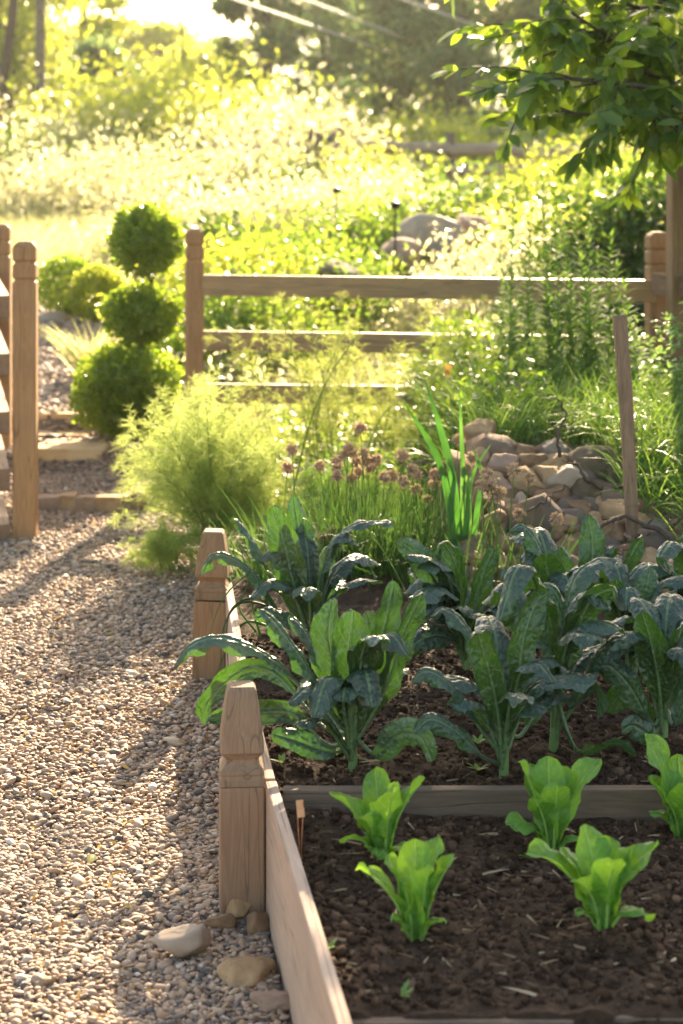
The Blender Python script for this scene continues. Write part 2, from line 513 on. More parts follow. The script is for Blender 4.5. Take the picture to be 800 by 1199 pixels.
def path_right(Y):
    return np.where(Y < 5.55, board_x(Y) - .002, np.interp(Y, [5.55, 6.2, 6.9, 8.6, 9.2, 10, 12, 16], [-.35, -.36, -.42, -.80, -.9, -1.15, -1.35, -1.9]))


def path_z(X, Y):
    return np.interp(Y, [-10, 9.05, 9.13, 9.7, 9.8, 11, 13, 17], [0, 0, .08, .09, .17, .25, .37, .57])


# gravel path bed as a sheet a few mm above the ground
ys_ = np.concatenate([np.arange(.6, 16.1, .05)])
mbp = MB()
nn = 40
tt = np.linspace(0, 1, nn)
Xl = np.where(ys_ < 9, -3.0, -3.2)
Xr = path_right(ys_)
X = Xl[:, None] * (1 - tt) + Xr[:, None] * tt
Y = np.repeat(ys_[:, None], nn, 1)
Z = np.maximum(path_z(X, Y), np.where(Y > 9, terr(X, Y), 0)) + .002 + .006 * fbm(np.stack([X * 6, Y * 6, X * 0 + 5], -1), 3) + .004
i = np.arange(len(ys_) - 1)[:, None] * nn + np.arange(nn - 1)[None]
mbp.add(np.stack([X, Y, Z], -1), np.stack([i, i + 1, i + nn + 1, i + nn], -1).reshape(-1, 4))
tag(mbp.build('gravel_path', M['pathbase']), kind='structure')


def pathheight(X, Y):
    return np.maximum(path_z(X, Y), np.where(Y > 9, terr(X, Y), 0)) + .006 + .006 * fbm(np.stack([X * 6, Y * 6, X * 0 + 5], -1), 3)


# ------------------------------------------------------------------ pebbles
def ico(sub):
    bm = bmesh.new(); bmesh.ops.create_icosphere(bm, subdivisions=sub, radius=1)
    V = np.array([v.co[:] for v in bm.verts]); Fa = np.array([[v.index for v in f.verts] for f in bm.faces])
    bm.free()
    return V, Fa


ICO = {k: ico(k) for k in (1, 2, 3, 4)}


def lumps(mb, P, S, sub, tilt=.35, jit=.12, rr=None, blocky=0.):
    V0, F0 = ICO[sub]
    n = len(P)
    V = V0[None] * (1 + jit * (rs.rand(n, len(V0), 1) * 2 - 1))
    if blocky:
        V = np.sign(V) * np.abs(V) ** (1 - blocky)
    V = V * S[:, None]
    a = rs.rand(n) * 6.283; b = rs.randn(n) * tilt; c = rs.randn(n) * tilt
    ca, sa, cb, sb, cc, sc = np.cos(a), np.sin(a), np.cos(b), np.sin(b), np.cos(c), np.sin(c)
    x, y, z = V[..., 0], V[..., 1], V[..., 2]
    y, z = y * cb[:, None] - z * sb[:, None], y * sb[:, None] + z * cb[:, None]
    x, z = x * cc[:, None] - z * sc[:, None], x * sc[:, None] + z * cc[:, None]
    x, y = x * ca[:, None] - y * sa[:, None], x * sa[:, None] + y * ca[:, None]
    V = np.stack([x, y, z], -1) + P[:, None]
    Fa = F0[None] + np.arange(n)[:, None, None] * len(V0)
    mb.add(V.reshape(-1, 3), Fa.reshape(-1, 3), np.repeat(rs.rand(n) if rr is None else rr, len(V0)))


def scatter(y0, y1, sp, xl, xr):
    out = []
    y = y0
    while y < y1:
        a, b = xl(y), xr(y)
        k = max(1, int((b - a) / sp))
        x = a + (np.arange(k) + .5) / k * (b - a) + rs.randn(k) * sp * .35
        out.append(np.stack([x, y + rs.randn(k) * sp * .35], -1))
        y += sp
    P = np.concatenate(out)
    return P[P[:, 0] < path_right(P[:, 1]) - .004]


mb = MB()
fl = lambda y: -.182 * y - .48
for (y0, y1, sp, sub, r0, lay) in ((2.3, 4.3, .0085, 2, .0053, 0), (2.3, 4.3, .0142, 2, .0061, .004), (4.3, 9.3, .0113, 1, .0066, 0),
                                   (4.3, 9.3, .021, 1, .0076, .005), (9.3, 15, .03, 1, .017, 0)):
    P = scatter(y0, y1, sp, fl, lambda y: float(path_right(np.array(y))) - .004)
    n = len(P)
    z = pathheight(P[:, 0], P[:, 1]) + lay
    r = r0 * np.exp(rs.randn(n) * .32)
    S = np.stack([r * (1.05 + .35 * rs.rand(n)), r * (.75 + .2 * rs.rand(n)), r * (.36 + .22 * rs.rand(n))], -1)
    lumps(mb, np.column_stack([P, z + S[:, 2] * .35]), S, sub, .3, .12 if sub == 2 else .16)
tag(mb.build('gravel', M['pebble']), 'loose pea gravel of tan, grey and pinkish pebbles on the garden path', 'gravel', kind='stuff')

# ------------------------------------------------------------------ soil in the raised beds


def soil_z(X, Y):
    z = np.where(Y < 2.80, .198, np.where(Y < 3.70, .222, .236))
    return z + .013 * fbm(np.stack([X * 14, Y * 14, X * 0], -1), 5) + .012 * fbm(np.stack([X * 3, Y * 3, X * 0 + 9], -1), 2)


mbs = MB()
ys_ = np.arange(2.1, 5.7, .0075)
nn = 230
tt = np.linspace(0, 1, nn)
Xl = board_x(ys_) + .024
X = Xl[:, None] * (1 - tt) + 1.75 * tt
Y = np.repeat(ys_[:, None], nn, 1)
i = np.arange(len(ys_) - 1)[:, None] * nn + np.arange(nn - 1)[None]
mbs.add(np.stack([X, Y, soil_z(X, Y)], -1), np.stack([i, i + 1, i + nn + 1, i + nn], -1).reshape(-1, 4))
tag(mbs.build('soil', M['soil']), kind='structure')

mb = MB()
n = 34000
Yc = 2.45 + rs.rand(n) ** 1.1 * 2.6
Xc = board_x(Yc) + .03 + rs.rand(n) * (1.35 - board_x(Yc)) * .9
ok = (np.abs(Yc - 2.80) > .03) & (np.abs(Yc - 3.70) > .03) & (Xc < .19 * Yc + .1)
Yc, Xc = Yc[ok], Xc[ok]
n = len(Yc)
r = np.minimum(.0029 * np.exp(rs.randn(n) * .62), .0105)
S = np.stack([r * (1 + .5 * rs.rand(n)), r, r * (.6 + .4 * rs.rand(n))], -1)
lumps(mb, np.column_stack([Xc, Yc, soil_z(Xc, Yc) + S[:, 2] * .25]), S, 1, .6, .42)
tag(mb.build('soil_crumbs', M['clod']), 'dark crumbs and clods of soil covering the raised beds', 'soil crumbs', kind='stuff')

mb = MB()
n = 1100
Yc = 2.5 + rs.rand(n) * 2.4
Xc = board_x(Yc) + .05 + rs.rand(n) * 1.1
a = rs.rand(n) * 6.28
P = np.column_stack([Xc, Yc, soil_z(Xc, Yc) + .006])
D = np.column_stack([np.cos(a), np.sin(a), rs.randn(n) * .12])
ok = (np.abs(Yc - 2.80) > .05) & (np.abs(Yc - 3.70) > .05)
blades(mb, P[ok], D[ok], (.015 + .05 * rs.rand(n) ** 2)[ok], (.0018 + .003 * rs.rand(n))[ok], .1, 3)
tag(mb.build('mulch_bits', M['straw']), 'dry straw and bark slivers strewn over the dark bed soil', 'mulch', kind='stuff')


# ------------------------------------------------------------------ timber helpers
def box(name, mat, size, loc, parent=None, rot=(0, 0, 0), bev=.004, warp=.0):
    bm = bmesh.new()
    bmesh.ops.create_cube(bm, size=1)
    for v in bm.verts:
        v.co = Vector((v.co.x * size[0], v.co.y * size[1], v.co.z * size[2]))
    bmesh.ops.bevel(bm, geom=bm.edges[:], offset=bev, segments=2, affect='EDGES', profile=.6)
    me = bpy.data.meshes.new(name)
    bm.to_mesh(me); bm.free()
    for p in me.polygons: p.use_smooth = False
    me.materials.append(mat)
    o = bpy.data.objects.new(name, me)
    C.objects.link(o)
    o.location = loc; o.rotation_euler = rot
    if parent: o.parent = parent
    return o


def squares(name, mat, prof, parent, loc=(0, 0, 0), rot=(0, 0, 0), cor=.08):
    """a squared post turned through (half_width, z) steps, corners eased"""
    mb = MB()
    ring = []
    for (w, z) in prof:
        c = w * cor + .0015
        q = [(w, -w + c), (w, w - c), (w - c, w), (-w + c, w), (-w, w - c), (-w, -w + c), (-w + c, -w), (w - c, -w)]
        ring.append([(x, y, z) for x, y in q])
    V = np.array(ring)
    m, n = V.shape[:2]
    i = np.arange(m - 1)[:, None] * n; j = np.arange(n)[None]; k = (j + 1) % n
    mb.add(V.reshape(-1, 3), np.stack([i + j, i + k, i + n + k, i + n + j], -1).reshape(-1, 4))
    mb.add(V[-1], [list(range(n))]); mb.add(V[0], [list(range(n))[::-1]])
    o = mb.build(name, mat, parent, smooth=False)
    o.location = loc; o.rotation_euler = rot
    return o


# ------------------------------------------------------------------ raised bed
bed = empty('raised_bed', (0, 3.7, 0), 'wooden raised bed frame with carved corner posts beside the gravel path', 'raised bed')


def rel(o, root):
    o.location = tuple(Vector(o.location) - root.location)
    return o


def side_board(y0, y1, h0, h1):
    x0, x1 = float(board_x(y0)), float(board_x(y1))
    d = np.array([x1 - x0, y1 - y0]); L = np.linalg.norm(d); a = math.atan2(d[1], d[0]) - math.pi / 2
    nx = np.array([d[1], -d[0]]) / L
    c = np.array([(x0 + x1) / 2, (y0 + y1) / 2]) + nx * .011
    o = box('side_board', M['board'], (.022, L, h1 - h0), (c[0], c[1], (h0 + h1) / 2), bed, (0, 0, a), .003)
    return rel(o, bed)


side_board(2.02, 3.735, -.02, .27)
side_board(3.765, 4.60, -.02, .265)
side_board(4.605, 5.5, -.02, .27)
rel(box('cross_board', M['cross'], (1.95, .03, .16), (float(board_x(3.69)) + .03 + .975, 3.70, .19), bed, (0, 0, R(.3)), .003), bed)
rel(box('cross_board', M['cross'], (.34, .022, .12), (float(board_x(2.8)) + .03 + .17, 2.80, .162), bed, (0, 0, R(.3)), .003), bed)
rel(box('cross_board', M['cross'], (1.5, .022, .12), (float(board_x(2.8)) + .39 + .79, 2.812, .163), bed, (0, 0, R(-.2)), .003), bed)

k = .0445
bodyz = 1.5 - (914 - 190) * 3.76 / F
capprof = [(k, 0), (k, .012), (k - .002, .020), (k - .0005, .024), (k - .0015, .031), (k - .009, .04), (k - .0125, .05), (k - .008, .058), (k - .001, .066),
           (k - .002, .09), (k - .005, .115), (k - .009, .145), (k - .0135, .172), (k - .0165, .186), (k - .021, .192)]


def corner_post(px, py, Y, ztop_body, rot, w=k, gap=0, ry=0., tilt=(0, 0), mat='post_g', lab=None):
    q = at(px, py, Y)
    b = squares('corner_post', M[mat], [(w, -.05), (w, ztop_body)], bed, (q[0], Y, 0), (tilt[0], tilt[1], R(rot)), .03)
    rel(b, bed)
    if lab: b['label'] = lab
    c = squares('post_cap', M[mat], [(a * w / k, z) for a, z in capprof], b, (0, 0, ztop_body + .0015 + gap), (0, 0, R(ry)), .03)
    return b


corner_post(283, 1068, 3.76, bodyz - .0, 5, lab='nearest corner post, weathered cedar with faceted cap')
corner_post(247, 790, 5.45, 1.5 - (700 - 190) * 5.45 / F, -6, .0475, .004, 4, (R(.5), R(1.2)), 'post', 'split corner post with a loose cap, behind the drooping kale leaf')

# ------------------------------------------------------------------ fences
fpost = [(.046, -.1), (.046, .0)]


def fence_post(parent, X, Y, z0, ztop, rot=0, mat='gate', w=.046, rounded=False):
    h = ztop - z0
    p = [(w, -.1), (w, h - .165), (w - .007, h - .158), (w - .007, h - .15), (w, h - .143), (w, h - .095), (w - .007, h - .088), (w - .007, h - .08),
         (w, h - .073), (w, h - .028), (w * .9, h - .016), (w * .55, h - .002), (w * .3, h)]
    o = squares('post', M[mat], p, parent, (X, Y, z0), (0, 0, R(rot)), .06)
    return rel(o, parent)


def rail_between(parent, a, b, hgt, th, mat, name='rail'):
    a = np.array(a, float); b = np.array(b, float)
    d = b - a; L = np.linalg.norm(d)
    if mat == 'railx' or mat == 'old':
        rot = (0, -math.atan2(d[2], math.hypot(d[0], d[1])), math.atan2(d[1], d[0])); size = (L, th, hgt)
    else:
        rot = (math.atan2(d[2], math.hypot(d[0], d[1])), 0, math.atan2(d[1], d[0]) - math.pi / 2); size = (th, L, hgt)
    o = box(name, M[mat], size, tuple((a + b) / 2), parent, rot, .004)
    return rel(o, parent)


f1 = empty('rail_fence', (at(228, 500, 9)[0], 9, 0), 'three-rail wooden fence crossing behind the fennel and chives', 'fence')
xl = at(228, 500, 9)[0]; xr = at(770, 300, 8.62)[0]
fence_post(f1, xl, 9.0, 0, 1.5 - (267 - 190) * 9 / F, 12, 'gate', .041)
fence_post(f1, xr, 8.62, .3, 1.5 - (271 - 190) * 8.62 / F, 8, 'post', .048)
for (yt, yb, yt2, h) in ((322, 348, 328, .1), (388, 410, 394, .092), (450, 470, 455, .092)):
    za = 1.5 - (yt - 190) * 8.93 / F - h / 2; zb = 1.5 - (yt2 - 190) * 8.55 / F - h / 2
    rail_between(f1, (xl + .043, 8.97, za), (xr - .02, 8.545, zb), h, .04, 'railx')

f2 = empty('rail_fence', (at(33, 600, 7.47)[0], 7.47, 0), 'open five-rail gate panel between two grooved posts at left edge', 'gate')
xa = at(30, 632, 7.47)[0]; xb = at(2, 600, 9.3)[0]
fence_post(f2, xa, 7.47, 0, 1.5 - (282 - 190) * 7.47 / F, 3, 'gate')
fence_post(f2, xb, 9.3, 0, 1.5 - (262 - 190) * 9.3 / F, 3, 'gate')
for yt in (346, 414, 482, 549, 614):
    z = 1.5 - (yt - 190) * 7.4 / F - .045
    rail_between(f2, (xa - .075, 7.40, z), (xb - .075, 9.35, z), .088, .05, 'raily')

f3 = empty('rail_fence', (1.62, 8.0, .3), 'pale fence rails running toward the camera at the right edge', 'fence')
fence_post(f3, 2.0, 6.9, .2, 1.2, 20, 'post', .048)
for yt, z in ((330, .95), (470, .6)):
    rail_between(f3, (xr - .03, 8.5, z), (1.98, 6.95, z - .0), .1, .04, 'raily')
tp = empty('timber_post', (at(795, 300, 8.3)[0], 8.3, .3), 'tall square timber post standing by the right fence corner', 'post')
squares('shaft', M['post'], [(.045, 0), (.045, 1.28), (.038, 1.287), (.038, 1.295), (.045, 1.302), (.045, 1.35), (.038, 1.357), (.045, 1.37), (.045, 1.42), (.02, 1.45)], tp, (0, 0, 0), (0, 0, R(8)), .05)

# wooden stake among the rocks
a, b = at(740, 622, 5.62), at(725, 369, 5.66)
st = empty('garden_stake', tuple(a), 'rough brown wooden stake leaning among the piled rocks', 'stake')
mb = MB()
PP, _ = catmull([a - [0, 0, .1], a, (a + b) / 2 + [.004, 0, 0], b], 14)
tube(mb, PP - a, np.linspace(.021, .0235, 14) + rs.randn(14) * .0006, 5)
mb.build('shaft', M['stake'], st, smooth=False)
mb = MB()
q = (at(739, 590, 5.62) - a)
th = np.linspace(0, 6.283, 20)
tube(mb, np.stack([np.cos(th) * .024, np.sin(th) * .024, th * 0], -1) + q, .0014, 5)
mb.build('tie_string', M['straw'], st)

# ------------------------------------------------------------------ plant marker
q = np.array([float(board_x(3.4)) + .031, 3.4, .2])
mk = empty('plant_marker', (q[0], q[1], .2), 'small copper plant marker on a wire leg inside the bed board', 'plant marker')
mb = MB()
h0 = 1.5 - (966 - 190) * 3.4 / F - .2
for s in (-1, 1):
    tube(mb, catmull([(.0015 * s, 0, 0), (.002 * s, 0, h0 * .6), (.004 * s, 0, h0), (.005 * s, 0, h0 + .02), (.005 * s, .001, h0 + .043)], 20)[0] + np.array([0, 0, 0]), .0009, 6)
mb.build('wire_leg', M['copper'], mk)
box('name_plate', M['copper'], (.014, .0012, .03), (.0, -.002, h0 + .03), mk, (R(-18), 0, R(20)), .0004)


# ------------------------------------------------------------------ rocks
def rock(name, c, size, seed, mat, sub=3, rot=0., flat=0., rough=.06, tilt=0., block=0.):
    g = np.random.RandomState(seed)
    V, Fa = ICO[sub]
    n = 14
    nn_ = nrm(g.randn(n, 3)); d = .58 + .34 * g.rand(n)
    dots = V @ nn_.T
    r = np.where(dots > .05, d[None] / np.maximum(dots, .05), 9)
    r = np.minimum(-np.log(np.exp(-r * 26).sum(1) + np.exp(-26 * 1.05)) / 26, 1.1)
    P = V * r[:, None]
    if block:
        P = nrm(np.sign(V) * np.abs(V) ** .3); P = P / np.abs(P).max(1, keepdims=True) * .88 * (.7 + .3 * np.minimum(r, 1))[:, None]
    P = P + V * (rough * fbm(P * 2.2 + seed, 4))[:, None]
    P = P + V * (.025 * fbm(V * 7 + seed, 3) - .03 * np.clip(vnoise(V * 3.3 + seed * 2) * 3 - .6, 0, 1))[:, None]
    P = P * np.array(size)[None] * .56
    ca, sa = math.cos(rot), math.sin(rot)
    P = np.column_stack([P[:, 0] * ca - P[:, 1] * sa, P[:, 0] * sa + P[:, 1] * ca, P[:, 2]])
    if tilt:
        ct, st_ = math.cos(tilt), math.sin(tilt)
        P = np.column_stack([P[:, 0] * ct - P[:, 2] * st_, P[:, 1], P[:, 0] * st_ + P[:, 2] * ct])
    mb = MB(); mb.add(P, Fa)
    o = mb.build(name, M[mat], smooth=True)
    o.location = tuple(c)
    return o


def heapY(py):
    return 2.904 / (.318 + (py - 190) / 2200)


# crop coordinates (origin 540,480, scale 3.077) of each stone in the heap, then colour and label
heap = [
    (60, 80, 110, 75, 'rk_tan', 'sunlit tan rock at the far left tip of the heap'),
    (120, 118, 118, 42, 'rk_brown', 'flat brown slab lying on the upper left of the heap'),
    (122, 155, 92, 48, 'rk_brown', 'brown block directly under the flat upper left slab'),
    (182, 148, 82, 58, 'rk_brown', 'brown wedge beside the flat slab on the heap crest'),
    (150, 212, 112, 84, 'rk_pink', 'pinkish brown block in the left middle of the heap'),
    (232, 168, 74, 60, 'rk_brown', 'small brown rock on the heap crest left of the twig'),
    (258, 204, 96, 78, 'rk_brown', 'squarish brown rock in the heap centre'),
    (338, 160, 100, 78, 'rk_grey', 'grey brown rock crowning the heap by the upright twig'),
    (328, 202, 112, 58, 'rk_tan', 'slanted tan rock just below the crowning rock'),
    (318, 246, 124, 84, 'rk_tan', 'large tan rock in the middle of the heap'),
    (236, 262, 118, 80, 'rk_tan', 'rounded tan rock left of the heap middle'),
    (372, 262, 126, 92, 'rk_white', 'pale cream rock in the middle of the heap'),
    (500, 216, 170, 108, 'rk_dark', 'largest dark mossy boulder near the top of the heap'),
    (468, 288, 180, 74, 'rk_dark', 'dark layered slab beneath the mossy boulder'),
    (556, 262, 70, 92, 'rk_dark', 'dark rock leaning on the right of the mossy boulder'),
    (216, 342, 62, 58, 'rk_white', 'small pale grey rock low on the left of the heap'),
    (152, 292, 76, 60, 'rk_pink', 'pink rock low in the left of the heap'),
    (166, 352, 70, 52, 'rk_tan', 'small tan rock at the left foot of the heap'),
    (98, 338, 70, 62, 'rk_brown', 'small brown rock among chive stalks at heap foot'),
    (62, 190, 66, 74, 'rk_tan', 'tan rock below the sunlit tip of the heap'),
    (44, 262, 74, 80, 'rk_brown', 'brown rock behind the chive flower stalks'),
    (104, 262, 72, 60, 'rk_tan', 'tan rock between chive flowers and the pinkish block'),
    (308, 318, 92, 56, 'rk_brown', 'small brown rock under the large tan middle rock'),
    (286, 372, 96, 60, 'rk_tan', 'tan rock at the heap foot above a kale leaf'),
    (392, 410, 74, 56, 'rk_tan', 'small orange tan cube of rock beside the tall kale leaf'),
    (426, 356, 96, 50, 'rk_brown', 'brown rock below the dark layered slab'),
    (504, 342, 104, 52, 'rk_tan', 'flat tan rock right under the layered slab'),
    (560, 372, 136, 96, 'rk_tan', 'big angular tan rock left of the wooden stake'),
    (540, 436, 116, 72, 'rk_brown', 'brown rock at the foot of the angular tan rock'),
    (648, 362, 84, 64, 'rk_brown', 'brown rock just right of the stake'),
    (652, 408, 76, 50, 'rk_tan', 'low tan rock right of the stake base'),
    (694, 420, 104, 50, 'rk_grey', 'grey tan slab under the dead vine'),
    (724, 474, 106, 60, 'rk_tan', 'tan rock between stake and right edge'),
    (782, 432, 76, 52, 'rk_tan', 'tan rock at the right edge under the vine'),
    (770, 530, 96, 56, 'rk_brown', 'brown rock at right above the pink boulder'),
    (790, 622, 104, 112, 'rk_pink', 'pink boulder at the right edge behind the kale'),
    (776, 696, 90, 60, 'rk_brown', 'brown rock under the pink boulder at right'),
    (620, 452, 90, 50, 'rk_pink', 'small pink stone in front of the stake base'),
    (470, 400, 70, 50, 'rk_tan', 'small tan stone behind the tall blue kale leaf'),
    (330, 430, 90, 60, 'rk_brown', 'brown stone at heap foot behind the arching kale leaf'),
    (230, 420, 90, 60, 'rk_tan', 'tan stone at the left foot behind the kale tips'),
    (600, 520, 90, 60, 'rk_brown', 'brown stone in the gap between two kale plants'),
    (690, 540, 90, 60, 'rk_tan', 'tan stone low behind the right kale leaves'),
]
for k_, (cx, cy, w, h, m, lab) in enumerate(heap):
    px, py = 540 + cx / 3.077, 480 + cy / 3.077
    Yr = heapY(py)
    w_, h_ = w / 3.077 * Yr / F * 1.32, h / 3.077 * Yr / F * 1.42
    c = at(px, py, Yr + .02)
    tag(rock('rock', c, (w_, (w_ + h_) * .55, h_), 100 + k_, m, 4, random.uniform(-.4, .4), tilt=random.uniform(-.2, .2)), lab, 'rock', 'rocks piled in the heap behind the kale')
# small rubble between
mb = MB()
n = 420
pyr = 520 + rs.rand(n) * 190; pxr = 548 + rs.rand(n) * 260
ok = pyr > np.interp(pxr, [548, 600, 650, 700, 735, 800], [540, 525, 525, 545, 590, 600])
pxr, pyr = pxr[ok], pyr[ok]
Yr = heapY(pyr) + .05
P = np.stack([at(a_, b_, c_) for a_, b_, c_ in zip(pxr, pyr, Yr)])
r = .026 * np.exp(rs.randn(len(P)) * .4)
lumps(mb, P, np.stack([r * 1.3, r, r * .7], -1), 2, .5, .2)
tag(mb.build('rubble', M['rk_brown']), 'small broken stone rubble filling gaps between the heaped rocks', 'rubble', kind='stuff')

gr = [((215, 1102, .035, 3.62), (.092, .06, .05), 'rk_white', 'smooth pale oval stone on the gravel left of the near post', .2),
      ((288, 1138, .02, 3.4), (.11, .085, .035), 'rk_tan', 'flat yellow tan stone on the gravel by the bed board', .6),
      ((318, 1172, .02, 3.25), (.06, .07, .03), 'rk_pink', 'pinkish flat stone at the foot of the bed board', 1.2),
      ((280, 1066, .02, 3.7), (.048, .04, .05), 'rk_tan', 'knobbly ochre stone against the near post foot', .3),
      ((262, 1080, .015, 3.66), (.06, .035, .03), 'rk_brown', 'small brown stone left of the post foot', .2),
      ((301, 1080, .02, 3.65), (.04, .045, .045), 'rk_brown', 'brown stone wedged between post foot and board', .9)]
for k_, ((px, py, z, _), s, m, lab, ro) in enumerate(gr):
    Yr = (H - z) * F / (py - 190)
    c = at(px, py, Yr)
    tag(rock('stone', c, [q * 1.1 for q in s], 300 + k_, m, 4, ro, rough=.04), lab, 'stone')

# stone edging and steps on the far path
edge = [(58, 590, 30, 16, 'rk_pink', 'small pinkish edging stone nearest the gate post'),
        (80, 592, 20, 20, 'rk_tan', 'small tan edging stone second from the gate post'),
        (100, 593, 26, 16, 'rk_pink', 'pink edging stone in the middle of the row'),
        (125, 595, 48, 17, 'rk_tan', 'long tan edging stone in the row'),
        (158, 596, 26, 16, 'rk_brown', 'brown edging stone beside the fennel')]
for k_, (px, py, w, h, m, lab) in enumerate(edge):
    c = at(px, py, 8.05)
    tag(rock('edging_stone', (c[0], c[1], .035), (w * 8.05 / F * 1.1, .1, h * 8.05 / F * 1.3), 400 + k_, m, 4, 0, block=.6), lab, 'edging stone', 'edging stones across the path')
steps = [(78, 541, 82, 26, 9.1, .22, 'broad golden stone step nearest the gate'),
         (84, 524, 72, 9, 9.36, .16, 'pale flat stone slab on the second step'),
         (68, 514, 70, 8, 9.56, .16, 'thin whitish stone slab above the second step'),
         (66, 496, 58, 20, 9.78, .2, 'golden upper stone step beside the round box bush'),
         (142, 536, 32, 18, 9.2, .15, 'small orange stone beside the lowest step'),
         (106, 500, 22, 22, 9.75, .2, 'tilted tan stone between upper step and bush')]
for k_, (px, py, w, h, Yr, dp, lab) in enumerate(steps):
    c = at(px, py, Yr)
    tag(rock('step_stone', (c[0], c[1] + dp * .5, c[2]), (w * Yr / F * 1.12, dp * 1.1, h * Yr / F * 1.3), 420 + k_, 'slab' if w > 33 else 'rk_tan', 4, 0, rough=.03, block=.62), lab, 'stone step', 'stone steps on the path')
for k_, (px, py, w, h, Yr, lab) in enumerate([(62, 378, 28, 18, 13.2, 'pale stone block by the path near the round bushes'),
                                             (84, 425, 22, 18, 11.6, 'dark stone at the path edge beside the pale grass')]):
    c = at(px, py, Yr)
    tag(rock('edging_stone', c, (w * Yr / F * 1.3, .2, h * Yr / F * 1.6), 440 + k_, 'rk_white' if k_ == 0 else 'rk_dark', 3, .3), lab, 'edging stone')
for k_, (px, py, w, h, Yr, m, lab) in enumerate([(508, 280, 66, 46, 14.5, 'rk_white', 'large grey boulder in the planting beyond the fence'),
                                                (468, 300, 50, 28, 14.0, 'rk_pink', 'low grey rock left of the large boulder'),
                                                (552, 268, 40, 24, 15, 'rk_pink', 'pale rock right of the large boulder'),
                                                (395, 318, 40, 20, 12.5, 'rk_grey', 'small grey rock seen above the top fence rail')]):
    c = at(px, py, Yr)
    tag(rock('boulder', c, (w * Yr / F * 1.2, .5, h * Yr / F * 1.4), 460 + k_, m, 3, .2), lab, 'boulder')


# ------------------------------------------------------------------ broad leaves (kale, lettuce)
def broad_leaf(name, path, W, out, mat, parent, root, tp=.25, curl=1.1, pucker=.0026, ruffle=.007, seed=0, kind='kale', twist=0., nu=60, nv=23, cell=.011):
    g = np.random.RandomState(seed)
    Pc, L = catmull(path, nu)
    T = nrm(np.gradient(Pc, axis=0))
    n0 = -np.array([math.cos(R(out)), math.sin(R(out)), 0.05])
    n = n0 - T[0] * n0.dot(T[0])
    NN = np.zeros_like(Pc)
    n = nrm(n)
    for i in range(nu):
        n = nrm(n - T[i] * n.dot(T[i]))
        NN[i] = n
    t = np.linspace(0, 1, nu)
    S = np.cross(T, NN)
    if twist:
        a = (twist * t)[:, None]
        NN, S = NN * np.cos(a) + S * np.sin(a), S * np.cos(a) - NN * np.sin(a)
    x = np.clip((t - tp) / (1 - tp), 0, 1)
    if kind == 'kale':
        w = np.power(x, .62) * np.power(np.clip(1 - x, 0, 1), .42)
        w = w / .53
        w = np.minimum(w, 1.02) * W
        w = w * (1 + .07 * fbm(np.stack([t * 9, t * 0, t * 0 + seed], -1), 2)) + .003 * (1 - x) * (t > 0)
        w[-1] = .003
    else:
        w = np.power(x + .02, .75) * np.power(np.clip(1.0 - x, 0, 1), .38)
        w = w / .5 * W + .006 * (1 - x)
        w[-1] = W * .12
    v = np.linspace(-1, 1, nv)
    tt_, vv = np.meshgrid(t, v, indexing='ij')
    ww = w[:, None]
    cc = curl * (.6 + .5 * x)[:, None] * (1 + .25 * fbm(np.stack([tt_ * 5, vv * 0 + np.sign(vv), vv * 0 + seed], -1), 2))
    cs = np.where(np.abs(cc) < .05, .05, cc)
    side = np.sin(cs * np.abs(vv)) / cs * np.sign(vv) * ww
    down = -(1 - np.cos(cs * np.abs(vv))) / cs * ww
    sv = side / cell; su = tt_ * L / cell
    pk = np.stack([su, sv, su * 0 + seed * 3.1], -1)
    prot = np.clip(np.abs(vv) * 3.2, 0, 1) * np.clip(x[:, None] * 5, 0, 1)
    bub = 1 - 2 * np.abs(vnoise(pk * .9))
    disp = pucker * (bub + .5 * vnoise(pk * 2.1)) * prot
    ruf = ruffle * np.abs(vv) ** 2.2 * np.sin(tt_ * L / .03 * 2.2 + np.sign(vv) * 1.3 + seed + 2 * vnoise(np.stack([tt_ * 4, vv * 0, vv * 0 + seed + .5], -1))) * np.clip(x[:, None] * 3, 0, 1)
    if kind == 'kale':
        ruf = ruf + .0014 * np.abs(vv) ** 4 * np.sin(tt_ * L / .012 * 6.283 / 2 + 3 * vnoise(np.stack([tt_ * 14, np.sign(vv), vv * 0 + seed], -1))) * np.clip(x[:, None] * 3, 0, 1)
    V = Pc[:, None] + S[:, None] * side[..., None] + NN[:, None] * (down + disp + ruf)[..., None]
    # gentle groove of the midrib
    V = V - NN[:, None] * (.0035 * np.exp(-(vv / .12) ** 2) * np.clip(ww / .02, 0, 1))[..., None]
    i = np.arange(nu - 1)[:, None] * nv; j = np.arange(nv - 1)[None]
    Fa = np.stack([i + j, i + nv + j, i + nv + j + 1, i + j + 1], -1).reshape(-1, 4)
    mb = MB()
    U = np.stack([tt_, vv, vv * 0], -1)
    V = V - root
    rr = g.rand()
    mb.add(V.reshape(-1, 3), Fa[:, ::-1] if kind != 'x' else Fa, rr, U.reshape(-1, 3))
    # rib / stalk
    rad = np.interp(t, [0, tp, .6, 1], [.0052, .0042, .0024, .0006]) * (1 if kind == 'kale' else .85) * (W / .04) ** .3
    Pr = Pc - NN * (.0035 + rad * .45)[:, None] - root
    keep = slice(0, nu - 2)
    tube(mb, Pr[keep], rad[keep], 7, rr, np.stack([t[keep], t[keep] * 0, t[keep] * 0], -1), cap=True)
    return mb.build(name, M[mat], parent)


